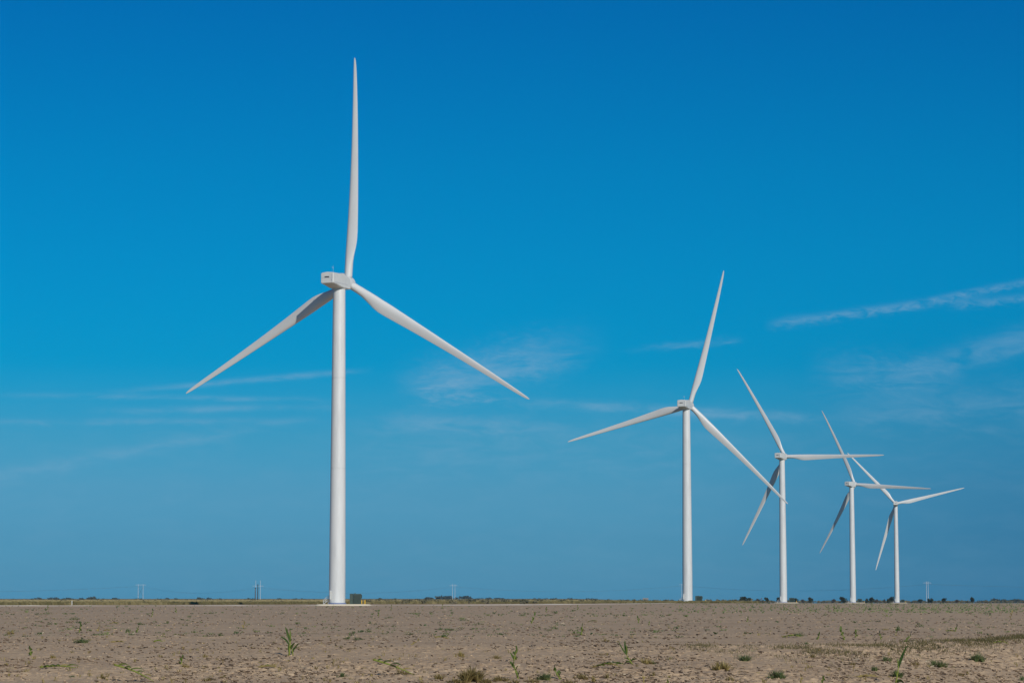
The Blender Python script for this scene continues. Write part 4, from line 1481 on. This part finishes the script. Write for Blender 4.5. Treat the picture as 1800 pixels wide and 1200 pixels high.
def build_litter_and_shadow_streaks():
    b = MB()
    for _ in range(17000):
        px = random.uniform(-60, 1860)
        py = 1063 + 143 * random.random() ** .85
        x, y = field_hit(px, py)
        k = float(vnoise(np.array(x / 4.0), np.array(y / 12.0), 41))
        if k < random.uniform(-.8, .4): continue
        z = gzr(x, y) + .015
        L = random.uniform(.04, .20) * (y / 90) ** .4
        q = random.uniform(0, 6.28) if random.random() < .4 else random.gauss(2.2, .35)  # most slivers follow the shadow direction, dark colour standing in for shadow streaks
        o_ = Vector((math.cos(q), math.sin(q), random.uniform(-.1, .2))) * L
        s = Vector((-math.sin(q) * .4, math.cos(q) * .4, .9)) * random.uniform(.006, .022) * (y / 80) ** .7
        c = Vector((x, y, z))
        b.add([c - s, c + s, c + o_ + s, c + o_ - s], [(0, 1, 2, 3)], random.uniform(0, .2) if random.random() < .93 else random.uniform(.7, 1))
    tag(b.build('litter_and_shadow_streaks', M['litter']), 'dark stubble slivers, many standing in for shadow streaks, and pale crop litter on soil', 'litter', kind='stuff')


def build_clods():
    b = MB()
    octa = [(1, 0, 0), (0, 1, 0), (-1, 0, 0), (0, -1, 0), (0, 0, 1), (0, 0, -1)]
    of = [(0, 1, 4), (1, 2, 4), (2, 3, 4), (3, 0, 4), (1, 0, 5), (2, 1, 5), (3, 2, 5), (0, 3, 5)]
    n = 0
    while n < 15000:
        px = random.uniform(-60, 1860)
        py = 1062 + 150 * random.random() ** .75
        x, y = field_hit(px, py)
        k = float(vnoise(np.array(x * .12), np.array(y * .05), 61)) + .6 * float(vnoise(np.array(x * .8), np.array(y * .5), 62))
        if k < random.uniform(-.9, .7): continue
        r = (.012 + .030 * random.random() ** 3) * (y / 70) ** .75
        if y > 600: continue
        c = Vector((x, y, gzr(x, y) + r * .15))
        sx, sy, sz = (r * random.uniform(.7, 1.5) for _ in range(3))
        rot = Matrix.Rotation(random.uniform(0, 6.28), 3, 'Z')
        b.add([c + rot @ Vector((p[0] * sx * random.uniform(.8, 1.2), p[1] * sy * random.uniform(.8, 1.2), p[2] * sz * .5 + random.uniform(-.2, .2) * r)) for p in octa], of)
        n += 1
    tag(b.build('soil_clods', M['soil']), 'countless small clods of dry soil lying on the ploughed field', 'soil clods', kind='stuff')


def build_grass_strip():
    b = MB()
    line = [(1200, 1139), (1330, 1141), (1450, 1141), (1560, 1138), (1660, 1131), (1740, 1126), (1830, 1119)]
    P = [ground_at(*q) for q in line]
    def put(c, h, tone):
        q = random.uniform(0, 6.28)
        o_ = Vector((math.cos(q), math.sin(q), 0)) * h * random.uniform(.1, .8)
        s = Vector((-math.sin(q), math.cos(q), 0)) * random.uniform(.006, .013)
        b.add([c - s, c + s, c + o_ * .5 + s * .7 + Vector((0, 0, h * .7)), c + o_ + Vector((0, 0, h))], [(0, 1, 2, 3)], tone)
    for _ in range(13000):
        u = random.random() * (len(P) - 1)
        i = int(u); c = P[i].lerp(P[i + 1], u - i)
        f = u / (len(P) - 1)
        wid = 4.0 * (1 - f) + 1.6 * f
        c = c + Vector((random.uniform(-.3, .3), random.gauss(0, wid), 0))
        k = float(vnoise(np.array(c.x / .7), np.array(c.y / 2.5), 51))
        if k < random.uniform(-.5, .6) - .5 * f: continue
        c.z = gzr(c.x, c.y) - .01
        put(c, random.uniform(.05, .15) * (.8 + .5 * f), min(1, max(0, random.gauss(.5 - .25 * f, .3))))
    tag(b.build('grass_strip', M['strip']), 'strip of short dry grass crossing the field on the right', 'grass', kind='stuff')


def build_dry_sprigs():
    b = MB()
    n = 0
    while n < 420:
        px, py = random.uniform(-60, 1860), 1068 + 135 * random.random()
        x, y = field_hit(px, py)
        k = float(vnoise(np.array(x / 6.0), np.array(y / 12.0), 71))
        if k < random.uniform(-.7, .5): continue
        z = gzr(x, y) - .01
        h = random.uniform(.05, .16)
        for _ in range(random.randint(3, 8)):
            q = random.uniform(0, 6.28)
            o_ = Vector((math.cos(q), math.sin(q), 0)) * h * random.uniform(.2, 1.3)
            sd = Vector((-math.sin(q), math.cos(q), random.uniform(-.6, .6)))
            p0 = Vector((x + random.uniform(-.05, .05), y + random.uniform(-.05, .05), z))
            b.ribbon([p0, p0 + o_ * .5 + Vector((0, 0, h * .7)), p0 + o_ + Vector((0, 0, h * random.uniform(.6, 1)))], [.007, .009, .003], sd, .2, random.random())
        n += 1
    tag(b.build('dry_sprigs', M['straw']), 'countless thin straw coloured sprigs scattered over the soil', 'dry sprigs', kind='stuff')


build_sprouts()
build_dry_sprigs()
build_litter_and_shadow_streaks()
build_clods()
build_grass_strip()


# ------------------------------------------------------------------ thin air haze over the plain
def build_haze():
    b = MB()
    b.box((0, 0, 0), (26000, 26000, 1))
    me = b.mesh('haze')
    zs = (-40.0, 150.0)
    for v in me.vertices: v.co.z = zs[0] if v.co.z < 0 else zs[1]
    m = bpy.data.materials.new('haze_air')
    m.use_nodes = True
    t = m.node_tree
    t.nodes.clear()
    out = t.nodes.new('ShaderNodeOutputMaterial')
    vol = t.nodes.new('ShaderNodeVolumePrincipled')
    vol.inputs['Color'].default_value = (0.34, 0.66, 0.95, 1)
    vol.inputs['Density'].default_value = 2.5e-5
    t.links.new(vol.outputs[0], out.inputs['Volume'])
    o = link_mesh('haze', me, m)
    tag(o, kind='stuff')


build_haze()
